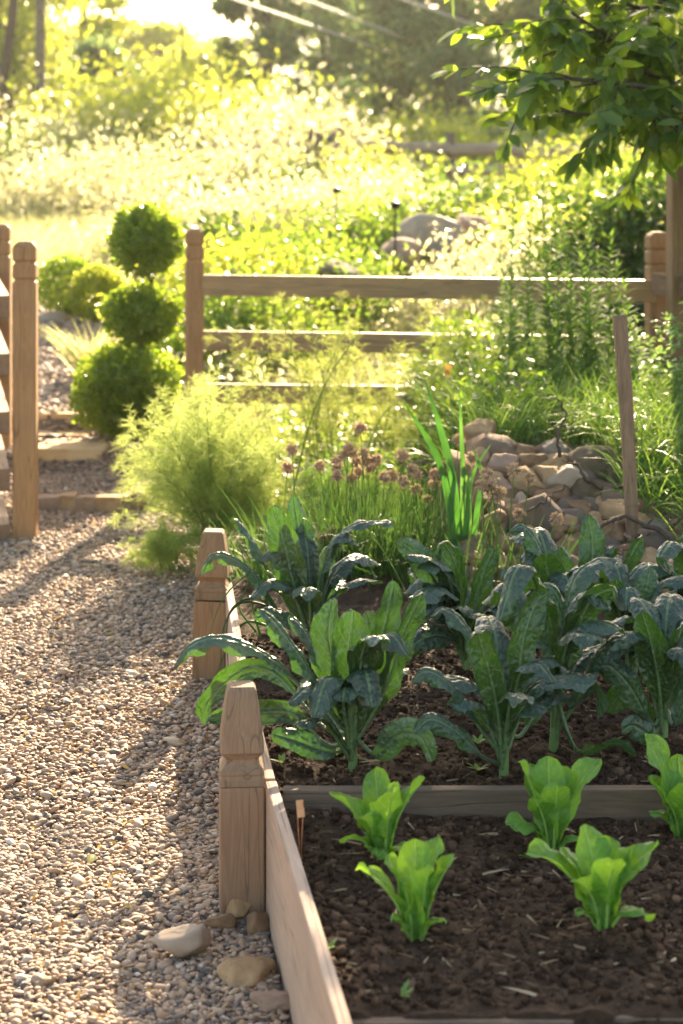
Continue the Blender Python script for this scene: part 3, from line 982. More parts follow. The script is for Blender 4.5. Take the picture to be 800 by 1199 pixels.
def kale(base, lab, leaves_, seed, grp='kale plants growing in the raised bed', stem_h=.1):
    b = np.array(base)
    b[2] = soil_z(b[0], b[1]) + .002
    root = empty('kale_plant', b, lab, 'kale', grp)
    mb = MB()
    sp, _ = catmull([(0, 0, -.02), (.003, 0, stem_h * .4), (0, .003, stem_h)], 9)
    tube(mb, sp, np.linspace(.011, .007, 9), 9)
    mb.build('stem', M['kale_stem'], root)
    for k_, lf in enumerate(leaves_):
        pts, W, out, curl, tp = lf[:5]
        kw = lf[5] if len(lf) > 5 else {}
        z0 = min(stem_h * .9, .02 + stem_h * .8 * ((k_ * 37) % 10) / 10)
        P0 = b + [0, 0, z0]
        path = [P0] + [at(px, py, b[1] + dy) for (px, py, dy) in pts]
        # leave the stem along the first direction
        broad_leaf('leaf', path, W, out, 'kale', root, b, tp, curl, seed=seed * 50 + k_, **kw)
    g = np.random.RandomState(seed + 900)
    for k_ in range(9):
        az = g.rand() * 360; o = np.array([math.cos(R(az)), math.sin(R(az)), 0])
        hgt = .1 + .19 * g.rand(); rr = .10 + .08 * g.rand()
        z0 = stem_h * (.3 + .6 * g.rand())
        path = [b + [0, 0, z0], b + o * rr * .35 + [0, 0, z0 + hgt * .8], b + o * rr * .8 + [0, 0, z0 + hgt], b + o * rr * 1.2 + [0, 0, max(.02, z0 + hgt * (.6 + .45 * g.rand()))]]
        if path[-1][0] < board_x(path[-1][1]) + .02: continue
        broad_leaf('leaf', path, .034 + .016 * g.rand(), az, 'kale', root, b, .3, 1.1, seed=seed * 50 + 20 + k_)
    return root


K1 = (at(412, 897, 3.92)[0], 3.92, 0)
kale(K1, 'largest dark kale plant, its long leaves hanging over the side board behind the near post', [
    ([(412, 822, -.03), (409, 768, -.05), (413, 714, -.05)], .043, -90, .5, .16),
    ([(438, 780, .03), (452, 725, .03), (461, 680, .04)], .034, -70, .9, .18),
    ([(450, 805, -.02), (472, 740, -.02), (494, 692, -.02)], .036, -50, .8, .18),
    ([(396, 800, .02), (385, 745, .03), (392, 700, .05)], .040, -120, .8, .2),
    ([(390, 832, -.02), (352, 768, -.06), (322, 728, -.08), (303, 712, -.09)], .030, 170, 1.5, .3),
    ([(394, 820, .05), (374, 768, .07), (352, 730, .08), (338, 722, .09)], .028, 150, 1.5, .3),
    ([(384, 838, -.03), (322, 773, -.05), (262, 746, -.06), (222, 756, -.06), (204, 782, -.06)], .030, 178, 1.4, .42, dict(ruffle=.009)),
    ([(380, 850, .1), (325, 790, .2), (285, 785, .25), (245, 822, .28), (240, 850, .28)], .030, 160, 1.1, .4),
    ([(385, 872, .04), (345, 838, .08), (312, 834, .1), (270, 838, .1), (243, 842, .1)], .028, 185, .8, .3),
    ([(385, 880, -.06), (345, 866, -.1), (318, 858, -.12)], .024, 200, .6, .25),
    ([(385, 848, -.06), (370, 842, -.1), (345, 850, -.12)], .022, 230, .7, .3),
    ([(440, 886, -.06), (465, 862, -.1), (492, 864, -.12), (505, 892, -.13)], .033, -20, .8, .25),
    ([(425, 830, .1), (442, 770, .16), (430, 715, .18)], .034, 80, .9, .2),
    ([(385, 830, .12), (368, 800, .16), (352, 800, .2)], .034, 110, .7, .3),
], 1, stem_h=.08)
K2 = (at(589, 915, 3.85)[0], 3.85, 0)
kale(K2, 'kale plant directly behind the middle lettuce at the cross board, leaf tips folded over', [
    ([(583, 830, -.03), (570, 775, -.05), (560, 742, -.06), (556, 742, -.09)], .034, -100, .9, .28),
    ([(602, 820, .0), (612, 750, .0), (628, 705, .02), (642, 694, .03)], .035, -75, .8, .28),
    ([(565, 852, -.02), (530, 803, -.04), (500, 785, -.05), (482, 800, -.06)], .027, 175, 1.2, .3),
    ([(566, 885, -.06), (535, 856, -.09), (505, 842, -.1), (484, 858, -.11)], .026, 185, 1.1, .35),
    ([(600, 850, -.08), (615, 830, -.12), (645, 832, -.15)], .024, -60, .5, .25),
    ([(575, 800, .05), (548, 735, .07), (520, 712, .08), (505, 722, .08)], .032, 150, 1.2, .3),
    ([(592, 810, .06), (588, 760, .09), (586, 738, .1)], .026, 80, .8, .3),
    ([(610, 860, .05), (640, 805, .08), (655, 790, .1), (668, 802, .1)], .028, 20, 1.1, .35),
    ([(575, 850, .08), (545, 820, .12), (530, 830, .14)], .03, 120, .9, .3),
], 2, stem_h=.1)
K3 = (at(648, 885, 4.02)[0], 4.02, 0)
kale(K3, 'tall kale plant with a bare pale stalk standing between the middle and right plants', [
    ([(662, 790, -.01), (676, 738, -.03), (692, 702, -.05), (716, 690, -.06), (722, 706, -.07)], .040, -70, .8, .4),
    ([(662, 790, .02), (664, 735, .02), (650, 692, .03), (632, 688, .03)], .028, 120, 1.2, .45),
    ([(656, 790, -.03), (636, 752, -.06), (612, 752, -.08), (598, 768, -.09)], .024, 180, 1.4, .4),
    ([(672, 820, -.02), (694, 772, -.04), (715, 750, -.06), (734, 746, -.07)], .032, -10, 1.0, .35),
    ([(668, 830, -.05), (688, 800, -.08), (700, 812, -.1), (700, 842, -.1)], .03, -30, .8, .4),
    ([(668, 790, .06), (700, 740, .1), (730, 722, .12), (742, 728, .12)], .028, 30, 1.1, .4),
    ([(650, 800, -.05), (640, 790, -.09), (636, 815, -.11), (634, 835, -.11)], .024, -110, 1.0, .4),
    ([(655, 780, .05), (642, 740, .08), (625, 725, .1)], .03, 100, .9, .35),
    ([(675, 880, -.05), (720, 872, -.08), (745, 886, -.1)], .022, -10, .8, .3),
], 3, stem_h=.2)
K4 = (at(776, 868, 4.08)[0], 4.08, 0)
kale(K4, 'kale plant at the right edge behind the cropped lettuce', [
    ([(772, 800, -.04), (762, 750, -.06), (752, 716, -.07)], .040, -110, .5, .25),
    ([(782, 800, -.02), (790, 760, -.03), (800, 728, -.03)], .03, -60, .8, .25),
    ([(765, 850, -.02), (738, 805, -.05), (716, 782, -.06), (700, 780, -.07)], .034, 170, .8, .3),
    ([(768, 850, .06), (745, 810, .08), (725, 815, .1), (712, 835, .1)], .035, 150, .7, .3),
    ([(788, 850, -.03), (812, 800, -.05), (835, 790, -.06)], .035, 0, .8, .3),
    ([(790, 820, .05), (805, 770, .07), (820, 740, .08)], .035, 40, .8, .3),
    ([(765, 862, -.08), (742, 850, -.12), (728, 858, -.13)], .028, 200, .8, .3),
    ([(778, 810, .08), (775, 770, .1), (782, 745, .1)], .03, 90, .8, .3),
], 4, stem_h=.09)
K5 = (at(366, 752, 4.86)[0], 4.86, 0)
kale(K5, 'upright backlit kale plant at the left behind the loose-capped corner post', [
    ([(346, 690, -.02), (334, 640, -.03), (320, 592, -.03)], .044, -100, .5, .18),
    ([(340, 710, .02), (306, 648, .03), (286, 616, .04), (272, 606, .04)], .030, 170, 1.1, .2),
    ([(328, 716, -.04), (292, 666, -.06), (252, 648, -.07), (234, 674, -.07)], .026, 178, 1.3, .3),
    ([(352, 690, .05), (350, 630, .08), (344, 580, .09)], .032, 100, .8, .2),
    ([(362, 690, .04), (358, 640, .06), (356, 606, .06)], .030, 60, .7, .2),
    ([(378, 690, 0), (392, 635, 0), (420, 612, 0), (462, 612, 0)], .028, 10, .8, .32),
    ([(372, 720, -.04), (395, 692, -.06), (422, 678, -.07), (449, 682, -.08)], .034, -30, .6, .2),
    ([(345, 730, -.06), (318, 718, -.09), (298, 722, -.1)], .026, 190, .8, .3),
    ([(372, 700, .1), (380, 660, .14), (384, 640, .14)], .03, 80, .8, .3),
], 5, stem_h=.07)
K6 = (at(545, 775, 4.72)[0], 4.72, 0)
kale(K6, 'kale plant with heavily crinkled tips below the chive flowers', [
    ([(522, 700, -.02), (494, 655, -.04), (466, 632, -.05)], .035, 160, .5, .3, dict(twist=-.9)),
    ([(540, 710, .0), (535, 665, -.02), (520, 636, -.02), (508, 650, -.05)], .032, -110, 1.0, .3, dict(pucker=.004)),
    ([(556, 710, .03), (566, 670, .04), (578, 642, .05)], .034, -60, .8, .25),
    ([(535, 725, -.05), (505, 700, -.08), (478, 700, -.1)], .035, 190, .8, .3),
    ([(565, 725, -.04), (590, 690, -.07), (612, 690, -.08)], .034, -20, .8, .3),
    ([(525, 745, -.06), (500, 745, -.1), (478, 760, -.12)], .036, 200, .8, .3),
    ([(550, 740, -.1), (560, 720, -.16), (575, 722, -.2)], .036, -90, .8, .3),
    ([(540, 700, .1), (530, 660, .14), (540, 640, .14)], .034, 90, .8, .3),
    ([(520, 720, .05), (495, 690, .06), (480, 665, .08)], .034, 160, .9, .3),
], 6, stem_h=.08)
K7 = (at(650, 765, 4.78)[0], 4.78, 0)
kale(K7, 'kale plant with one broad blue-green leaf held upright before the rocks', [
    ([(640, 700, 0), (636, 650, 0), (615, 617, 0), (597, 622, 0)], .030, 150, 1.1, .35),
    ([(680, 710, .02), (694, 655, .03), (690, 602, .05)], .036, 88, .35, .2, dict(pucker=.0035)),
    ([(650, 700, -.04), (640, 665, -.07), (640, 648, -.1)], .046, -85, .4, .25),
    ([(700, 710, .02), (728, 670, .02), (752, 626, .02)], .028, -50, .7, .25),
    ([(630, 720, -.04), (605, 685, -.06), (590, 665, -.07)], .036, 190, .9, .3),
    ([(670, 730, -.08), (688, 700, -.12), (706, 705, -.14)], .036, -40, .9, .3),
    ([(650, 720, .08), (660, 670, .1), (655, 640, .1)], .032, 90, .8, .3),
    ([(620, 740, -.08), (600, 720, -.12), (585, 730, -.14)], .036, 200, .8, .3),
    ([(675, 700, .05), (700, 655, .08), (712, 640, .08), (705, 660, .1)], .032, 30, .9, .3),
], 7, stem_h=.08)
K8 = (at(738, 795, 4.5)[0], 4.5, 0)
kale(K8, 'kale plant filling the gap behind the tall stalked plant, pale blue leaf tops', [
    ([(730, 740, -.04), (722, 700, -.06), (722, 678, -.08)], .038, -95, .7, .25),
    ([(748, 730, -.02), (757, 690, -.03), (762, 664, -.02)], .034, 80, .6, .25),
    ([(755, 740, 0), (775, 700, 0), (792, 690, 0)], .032, -20, .9, .3),
    ([(715, 750, 0), (694, 715, 0), (680, 700, 0)], .032, 170, .9, .3),
    ([(745, 760, -.08), (770, 735, -.12), (790, 745, -.14)], .032, -30, .9, .3),
    ([(735, 740, .08), (725, 700, .1), (728, 670, .1)], .034, 90, .8, .3),
], 8, stem_h=.08)
K9 = (at(815, 775, 4.7)[0], 4.7, 0)
kale(K9, 'kale plant cut by the right edge, grey leaf arching over the pink boulder', [
    ([(800, 700, -.02), (778, 655, -.03), (790, 640, -.04), (806, 626, -.04)], .038, 150, .6, .3),
    ([(790, 720, -.05), (768, 690, -.07), (758, 700, -.08)], .032, 180, .9, .3),
    ([(830, 700, 0), (850, 660, 0), (870, 650, 0)], .038, 0, .8, .3),
    ([(812, 700, .05), (822, 650, .06), (830, 620, .07)], .034, 90, .8, .3),
    ([(800, 740, -.1), (785, 715, -.15), (772, 720, -.16)], .034, 210, .8, .3),
], 9, stem_h=.08)


def lettuce(px, py, Y, lab, spec, seed):
    b = at(px, py, Y)
    b[2] = soil_z(b[0], b[1]) - .003
    root = empty('lettuce_plant', b, lab, 'lettuce', 'young lettuces in the near bed')
    mb = MB(); tube(mb, np.array([[0, 0, -.01], [0, 0, .012], [0, 0, .03]]), [.01, .009, .006], 8)
    mb.build('stem', M['kale_stem'], root)
    for k_, (az, L, lean, W, curl) in enumerate(spec):
        o = np.array([math.cos(R(az)), math.sin(R(az)), 0])
        lean = R(lean * (1 + .25 * math.sin(k_ * 2.3 + seed))); L = L * 1.12 * (1 + .12 * math.sin(k_ * 3.7 + seed * 1.9)); W = W * .9; az = az + 14 * math.sin(k_ * 5.1 + seed)
        p1 = b + o * .008 + [0, 0, .006]
        d1 = o * math.sin(lean * .55) + np.array([0, 0, math.cos(lean * .55)])
        d2 = o * math.sin(lean * 1.15) + np.array([0, 0, math.cos(lean * 1.15)])
        d3 = o * math.sin(lean * 1.7) + np.array([0, 0, math.cos(lean * 1.7)])
        path = [p1, p1 + d1 * L * .4, p1 + d1 * L * .4 + d2 * L * .35, p1 + d1 * L * .4 + d2 * L * .35 + d3 * L * .25]
        broad_leaf('leaf', path, W, az, 'lettuce', root, b, .04, curl, .003, .008, seed * 30 + k_, 'lettuce', nu=26, nv=13, cell=.014)
    return root


lettuce(447, 1003, 3.45, 'young lettuce nearest the cross board behind the plant marker', [
    (-70, .125, 16, .033, -.5), (175, .145, 38, .032, -.4), (20, .14, 34, .026, -.6), (100, .13, 18, .03, -.4), (-130, .10, 30, .028, -.4),
    (200, .075, 62, .02, .3), (-20, .07, 66, .018, .3), (60, .11, 30, .027, -.4), (-100, .06, 58, .019, .3), (140, .10, 34, .026, -.3)], 1)
lettuce(487, 1093, 3.10, 'foremost left lettuce with one pale leaf leaning toward the bed board', [
    (-60, .125, 10, .03, -.5), (172, .12, 48, .023, -.5), (90, .155, 8, .033, -.4), (10, .12, 20, .024, -.7), (-120, .09, 20, .026, -.4),
    (-40, .065, 40, .02, .3), (140, .11, 22, .026, -.4), (215, .06, 50, .018, .3), (50, .13, 16, .028, -.4)], 2)
lettuce(646, 983, 3.53, 'middle lettuce just in front of the cross board, largest of the three behind', [
    (-80, .13, 12, .036, -.5), (160, .15, 22, .03, -.4), (25, .16, 26, .029, -.5), (95, .165, 10, .034, -.4), (200, .09, 60, .026, .3),
    (-25, .08, 62, .02, .3), (-130, .1, 28, .03, -.4), (60, .13, 20, .03, -.4), (120, .15, 20, .03, -.3), (185, .07, 72, .022, .3)], 3)
lettuce(706, 1098, 3.09, 'foremost right lettuce with leaves spreading wide to both sides', [
    (170, .14, 52, .036, -.5), (15, .165, 34, .03, -.6), (-80, .115, 16, .034, -.5), (110, .145, 26, .034, -.4), (70, .13, 18, .03, -.5),
    (-20, .075, 66, .018, .3), (200, .06, 66, .018, .3), (-130, .10, 26, .03, -.4), (140, .13, 36, .034, -.3), (40, .12, 28, .03, -.4)], 4)
lettuce(800, 972, 3.6, 'lettuce cropped by the right edge in front of the cross board', [
    (175, .12, 34, .03, -.5), (150, .17, 16, .034, -.4), (-90, .13, 16, .034, -.5), (20, .15, 30, .03, -.5), (90, .15, 12, .034, -.4),
    (200, .08, 56, .024, .3), (-130, .1, 30, .03, -.4), (-40, .09, 50, .026, .2)], 5)

# seedlings in the soil
mb = MB()
for (px, py) in ((395, 885), (455, 882), (500, 878), (560, 905), (384, 1108), (470, 1160), (620, 985), (330, 895), (350, 880), (380, 1110), (760, 925), (560, 880)):
    Yq = 1.26 * F / (py - 190)
    b = at(px, py, Yq); b[2] = soil_z(b[0], b[1])
    n = 6; a = rs.rand(n) * 6.28
    leaves(mb, np.repeat(b[None] + [0, 0, .008], n, 0), np.stack([np.cos(a), np.sin(a), .5 + rs.rand(n) * .6], -1), np.tile([0, 0, 1.], (n, 1)), .02 + .012 * rs.rand(n), .009)
tag(mb.build('seedlings', M['green_bit']), 'tiny green seedlings dotted over the bed soil', 'seedlings', kind='stuff')


# ------------------------------------------------------------------ feathery plants
def feathery(name, base, lab, cat, stems, mat, stem_mat, nside=15, nsub=9, nfil=6, fl=.024, fw=.0012, seed=0, side_l=.2, srad=.0028, start=.25):
    g = np.random.RandomState(seed)
    b = np.array(base, float)
    root = empty(name, b, lab, cat)
    mbS, mbF = MB(), MB()
    FP, FD = [], []
    for (tip, bend) in stems:
        tip = np.array(tip)
        s0 = b + np.append(g.randn(2) * .03, 0)
        mid = (s0 + tip) / 2 + np.array(bend)
        Pc, L = catmull([s0, mid, tip], 24)
        tube(mbS, Pc - b, np.linspace(srad, .0006, 24), 5, .5, cap=False)
        T = nrm(np.gradient(Pc, axis=0))
        for j in range(nside):
            f = start + (1 - start) * (j + g.rand()) / nside
            i = min(int(f * 23), 22)
            a = g.rand() * 6.283
            perp = nrm(np.cross(T[i], [math.cos(a), math.sin(a), g.randn() * .3]))
            d = nrm(T[i] * .75 + perp * .8 + [0, 0, .1])
            sl = side_l * (1.15 - f * .8) * (.7 + .6 * g.rand())
            q0 = Pc[i]
            Q, _ = catmull([q0, q0 + d * sl * .5, q0 + d * sl + np.array([0, 0, -.18 * sl])], 8)
            tube(mbS, Q - b, np.linspace(srad * .4, .0004, 8), 3, .6, cap=False)
            u = g.rand(nsub) * .85 + .15
            Qp = np.stack([np.interp(u * 7, np.arange(8), Q[:, k]) for k in range(3)], -1)
            dd = nrm(d[None] * .8 + g.randn(nsub, 3) * .6)
            sub_l = sl * .32 * (1.2 - u)[:, None] + .012
            # secondary threads
            FP.append(Qp); FD.append(np.column_stack([dd * sub_l, np.full(nsub, 1.)]))
            for k in range(nfil):
                w = g.rand(nsub)[:, None]
                FP.append(Qp + dd * sub_l * w)
                d3 = nrm(dd + g.randn(nsub, 3) * .75)
                FD.append(np.column_stack([d3 * fl * (.6 + .7 * g.rand(nsub, 1)), np.full(nsub, .8)]))
    P = np.concatenate(FP); D = np.concatenate(FD)
    L = np.linalg.norm(D[:, :3], axis=1)
    blades(mbF, P - b, D[:, :3], L, fw * D[:, 3] * (.8 + .5 * rs.rand(len(P))), .2, 2)
    mbF.build('foliage', M[mat], root)
    mbS.build('stalks', M[stem_mat], root)
    return root


def rnd_stems(g, b, n, cx, cy, rx, ry, Yc, dY, bend=.06):
    out = []
    for k in range(n):
        a = g.rand() * 6.283; q = math.sqrt(g.rand())
        px, py = cx + rx * q * math.cos(a), cy - ry * abs(q * math.sin(a)) * 1
        out.append((at(px, py, Yc + g.randn() * dY), g.randn(3) * bend * [1, 1, .3]))
    return out


g = np.random.RandomState(3)
b = at(250, 655, 6.9); b[2] = .05
stems = []
for k in range(64):
    t = g.rand()
    ang = math.pi * (.02 + .96 * g.rand())
    rr_ = .55 + .45 * g.rand()
    px = 240 + 118 * rr_ * math.cos(ang); py = 590 - 190 * rr_ * math.sin(ang) + 28
    tip = at(px, py, 6.9 + g.randn() * .16)
    stems.append((tip, [0, 0, .05 + .05 * g.rand()]))
feathery('fennel_plant', b, 'bright feathery fennel bush spilling over the path edge', 'fennel', stems, 'fennel', 'fen_stem', 15, 9, 5, .032, .0012, 3, .2)
b2 = at(200, 660, 6.75); b2[2] = .03
stems = [(at(145 + 90 * g.rand(), 625 + 30 * g.rand(), 6.7 + g.randn() * .08), [0, 0, .05]) for k in range(16)]
feathery('fennel_plant', b2, 'low feathery fennel tuft lying on the gravel edge', 'fennel', stems, 'fennel', 'fen_stem', 12, 9, 6, .02, .0013, 4, .1)
b3 = at(400, 600, 7.2); b3[2] = .12
stems = rnd_stems(g, b3, 30, 350, 500, 130, 190, 7.4, .25)
feathery('asparagus_fern', b3, 'airy asparagus fern veiling the left half of the fence rails', 'asparagus', stems, 'airy', 'fen_stem', 15, 9, 5, .022, .0011, 5, .2, .003, .45)
b4 = at(540, 600, 7.3); b4[2] = .2
stems = rnd_stems(g, b4, 20, 530, 500, 80, 190, 7.6, .2)
feathery('asparagus_fern', b4, 'sparse asparagus fern before the fence near the boulder', 'asparagus', stems, 'airy', 'fen_stem', 12, 8, 5, .022, .0011, 6, .18, .003, .5)
b5 = at(420, 640, 6.3); b5[2] = .2
stems = rnd_stems(g, b5, 24, 420, 590, 80, 70, 6.4, .12)
feathery('dill_plant', b5, 'soft green dill growing behind the chive flowers', 'dill', stems, 'weed', 'fen_stem', 12, 9, 6, .022, .0012, 8, .12)
# long bare stalks leaning up to the right
b = at(345, 500, 7.0); b[2] = .12
root = empty('seed_stalk', tuple(at(340, 600, 7.0)), 'long thin green stalk slanting up across the fence rails', 'stalk')
mb = MB(); tube(mb, catmull([at(335, 610, 7.), at(372, 470, 7.), at(430, 378, 7.), at(512, 285, 7.)], 24)[0] - at(340, 600, 7.), np.linspace(.0035, .001, 24), 6)
mb.build('stalk', M['fen_stem'], root)
root = empty('seed_stalk', tuple(at(410, 600, 7.0)), 'second thinner stalk slanting right with a dry leaf at its tip', 'stalk')
mb = MB(); tube(mb, catmull([at(405, 620, 7.), at(440, 500, 7.), at(480, 460, 7.), at(520, 432, 7.)], 20)[0] - at(410, 600, 7.), np.linspace(.003, .001, 20), 6)
mb.build('stalk', M['fen_stem'], root)
mb = MB(); q = at(520, 432, 7.) - at(410, 600, 7.)
leaves(mb, q[None] + np.array([[0, 0, 0], [.005, 0, 0], [0, 0, .01]]), np.array([[1, 0, -.8], [.5, .2, -1], [1, 0, -.1]]), np.array([[0, -1, .3]] * 3), .035, .02)
mb.build('dry_leaf', M['dry'], root)


# ------------------------------------------------------------------ chives
def chives(base, lab, heads, nbl, spread, hgt, seed):
    g = np.random.RandomState(seed)
    b = np.array(base, float)
    root = empty('chive_clump', b, lab, 'chives', 'flowering chives at the end of the raised bed')
    mb = MB()
    P = np.column_stack([g.randn(nbl) * spread, g.randn(nbl) * spread * .6, np.zeros(nbl) - .02])
    D = np.column_stack([P[:, 0] * 1.2 + g.randn(nbl) * .16, P[:, 1] * .8 + g.randn(nbl) * .14, np.ones(nbl)])
    blades(mb, P, D, hgt * (.55 + .5 * g.rand(nbl)), .0036 + .001 * g.rand(nbl), np.where(g.rand(nbl) < .3, .7, .18), 6)
    mb.build('blades', M['chive'], root)
    for (px, py) in heads:
        dY = g.randn() * .07
        tip = at(px, py, b[1] + dY) - b
        foot = np.array([tip[0] * .45 + g.randn() * .02, g.randn() * .04, -.02])
        mb = MB()
        tube(mb, catmull([foot, (foot + tip) / 2 + [g.randn() * .012, 0, .01], tip], 12)[0], np.linspace(.0021, .0014, 12), 6)
        s = mb.build('flower_stalk', M['fen_stem'], root)
        mb = MB()
        n = 62
        r0 = .0150 + .004 * g.rand()
        dd = nrm(g.randn(n, 3) + [0, 0, .15])
        leaves(mb, np.repeat(tip[None], n, 0) + dd * r0 * .35, dd, nrm(np.cross(dd, g.randn(n, 3))), r0 * (.75 + .3 * g.rand(n)), .0055, .5)
        leaves(mb, np.repeat(tip[None], n, 0) + dd * r0 * .35, dd, nrm(np.cross(dd, g.randn(n, 3))), r0 * (.75 + .3 * g.rand(n)), .005, .5)
        lumps(mb, tip[None], np.array([[r0 * .6] * 3]), 2)
        mb.build('flower_head', M['petal'], s)
    return root


hc = [(422, 502), (395, 540), (408, 525), (414, 531), (395, 549), (395, 558), (418, 540), (420, 553), (429, 540), (441, 539), (374, 546), (450, 559), (460, 557), (402, 533), (434, 547), (412, 560), (426, 531)]
hr = [(472, 534), (472, 564), (483, 550), (489, 556), (508, 568), (487, 573), (510, 556), (514, 553), (509, 565), (520, 546), (537, 515), (500, 585), (553, 536), (546, 548)]
hrr = [(570, 556), (564, 569), (586, 576), (579, 581), (602, 550), (608, 602), (652, 608), (585, 577), (575, 568), (620, 560)]
hl = [(342, 527), (337, 548), (378, 629), (391, 625)]


def zb(px, Y, z): return (at(px, 0, Y)[0], Y, z)


chives(zb(415, 5.75, .22), 'central chive clump with the densest group of dusty pink flower heads', hc, 420, .10, .42, 1)
chives(zb(490, 5.7, .24), 'chive clump right of centre with scattered pink heads', hr, 330, .09, .40, 2)
chives(zb(590, 5.35, .26), 'sparse chive clump in front of the rock heap', hrr, 110, .09, .33, 3)
chives(zb(345, 5.7, .2), 'chive clump behind the upright kale with four loose heads', hl, 260, .09, .34, 4)

# sword leaved plant
q = np.array(zb(535, 5.6, .24))
root = empty('iris_plant', q, 'tall plant with upright sword-shaped green leaves beside the rocks', 'iris')
for (pts, w) in (([(545, 620), (530, 560), (515, 500), (497, 443)], .022), ([(540, 620), (542, 560), (540, 500), (538, 455)], .014),
                 ([(540, 640), (520, 560), (498, 510), (472, 470)], .02), ([(548, 640), (560, 590), (566, 560), (552, 520)], .016),
                 ([(545, 650), (548, 590), (556, 550), (575, 520)], .014), ([(535, 650), (528, 600), (532, 560), (524, 540)], .02),
                 ([(540, 660), (548, 610), (545, 570), (548, 545)], .024)):
    P = np.stack([at(px, py, 5.6 + (640 - py) * .0002) for px, py in pts]); P[0, 2] = .24
    Pc, L = catmull(P, 26)
    T, N_, B_ = frame_along(Pc)
    t = np.linspace(0, 1, 26)
    ww = w * np.minimum(1, (1 - t) * 3.2) ** .7 * (.75 + .25 * np.sin(t * 3.1)) * .5 + .0004
    sd = nrm(np.cross(T, np.array([.25, 1, 0.])))
    V = np.stack([Pc - sd * ww[:, None], Pc + np.array([0, .12, 0]) * ww[:, None], Pc + sd * ww[:, None]], 1) - q
    i = np.arange(25)[:, None] * 3; j = np.arange(2)[None]
    mb = MB(); mb.add(V.reshape(-1, 3), np.stack([i + j, i + j + 1, i + 3 + j + 1, i + 3 + j], -1).reshape(-1, 4), rs.rand())
    mb.build('leaf', M['iris'], root)

# limp onion leaves hanging over the board near the far corner post
q = np.array(zb(292, 5.05, .25))
root = empty('onion_plant', q, 'onion plant with limp leaves drooping over the board beside the split post', 'onion')
for pts, w in (([(318, 722), (298, 672), (262, 700), (245, 745)], .007), ([(330, 715), (285, 705), (262, 735), (258, 790)], .007), ([(325, 720), (300, 700), (268, 720), (268, 800)], .006),
               ([(320, 735), (290, 728), (270, 750), (247, 805)], .007), ([(300, 740), (280, 712), (288, 690), (296, 655)], .005), ([(305, 745), (295, 700), (310, 675), (315, 640)], .006)):
    P = np.stack([at(px, py, 5.02 - .02 * k_) for k_, (px, py) in enumerate(pts)])
    mb = MB(); tube(mb, catmull(P, 24)[0] - q, np.linspace(w * .6, .0008, 24), 6, rs.rand())
    mb.build('leaf', M['iris'] if rs.rand() > .4 else M['chive'], root)


# ------------------------------------------------------------------ leafy weeds on the right
def weed(base, tip, lab, seed, lw=.055, n=40, mat='weed', grp=None, cat='weed', name='tall_weed', w=.3):
    g = np.random.RandomState(seed)
    b = np.array(base); tip = np.array(tip)
    root = empty(name, b, lab, cat, grp)
    Pc, L = catmull([b, (b + tip) / 2 + g.randn(3) * .02, tip], 24)
    mb = MB(); tube(mb, Pc - b, np.linspace(.0042, .0012, 24), 6, .5)
    mb.build('stem', M['fen_stem'], root)
    f = .15 + .85 * (np.arange(n) + g.rand(n) * .5) / n
    P = np.stack([np.interp(f * 23, np.arange(24), Pc[:, k]) for k in range(3)], -1)
    a = np.arange(n) * 2.4 + g.rand(n)
    A = np.column_stack([np.cos(a), np.sin(a), .35 + .5 * g.rand(n) + 1.2 * np.clip(f - .9, 0, 1) * 8])
    ll = lw * (1.25 - .75 * f) * (.8 + .4 * g.rand(n))
    mb = MB(); leaves(mb, P - b, A, np.column_stack([-np.cos(a) * .4, -np.sin(a) * .4, np.ones(n)]), ll, ll * w, .3, shape='lance')
    mb.build('leaves', M[mat], root)
    return root


g = np.random.RandomState(12)
tips = [(602, 228), (634, 208), (655, 250), (690, 270), (716, 275), (722, 310), (668, 330), (640, 300), (615, 300), (700, 345), (590, 330), (735, 360), (652, 380), (625, 400), (680, 300), (708, 400), (600, 420), (662, 285), (648, 240), (672, 255), (700, 300), (620, 260), (730, 330), (585, 300), (610, 350), (690, 380), (640, 350), (665, 420)]
wl = 'tall leafy weed stem in the dense stand between stake and fence'
for k_, (px, py) in enumerate(tips):
    Yw = 7.35 + g.rand() * .9
    tip = at(px, py, Yw)
    bb = np.array([tip[0] + g.randn() * .03 + .02, Yw + g.randn() * .05, 0]); bb[2] = terr(bb[0], bb[1]) - .02
    lab = {0: 'tall leafy weed rising leftmost above the fence rail', 1: 'tallest leafy weed, its tip highest above the fence rail', 5: 'leafy weed standing close to the right corner post'}.get(k_, wl)
    weed(bb, tip, lab, 500 + k_, grp='tall weeds before the fence', n=int(50 + 40 * (tip[2] - bb[2])), lw=.085, w=.26)
# shorter filler stems
for k_ in range(44):
    px = 590 + 220 * g.rand(); Yw = 6.9 + g.rand() * 1.2
    tip = at(px, 430 + 90 * g.rand(), Yw)
    bb = np.array([tip[0] + g.randn() * .04, Yw, 0]); bb[2] = terr(bb[0], bb[1]) - .02
    if tip[2] < bb[2] + .12: tip[2] = bb[2] + .15 + .1 * g.rand()
    weed(bb, tip, 'short leafy weed in the undergrowth below the right fence rails', 560 + k_, grp='short weeds before the fence', n=36, lw=.06)
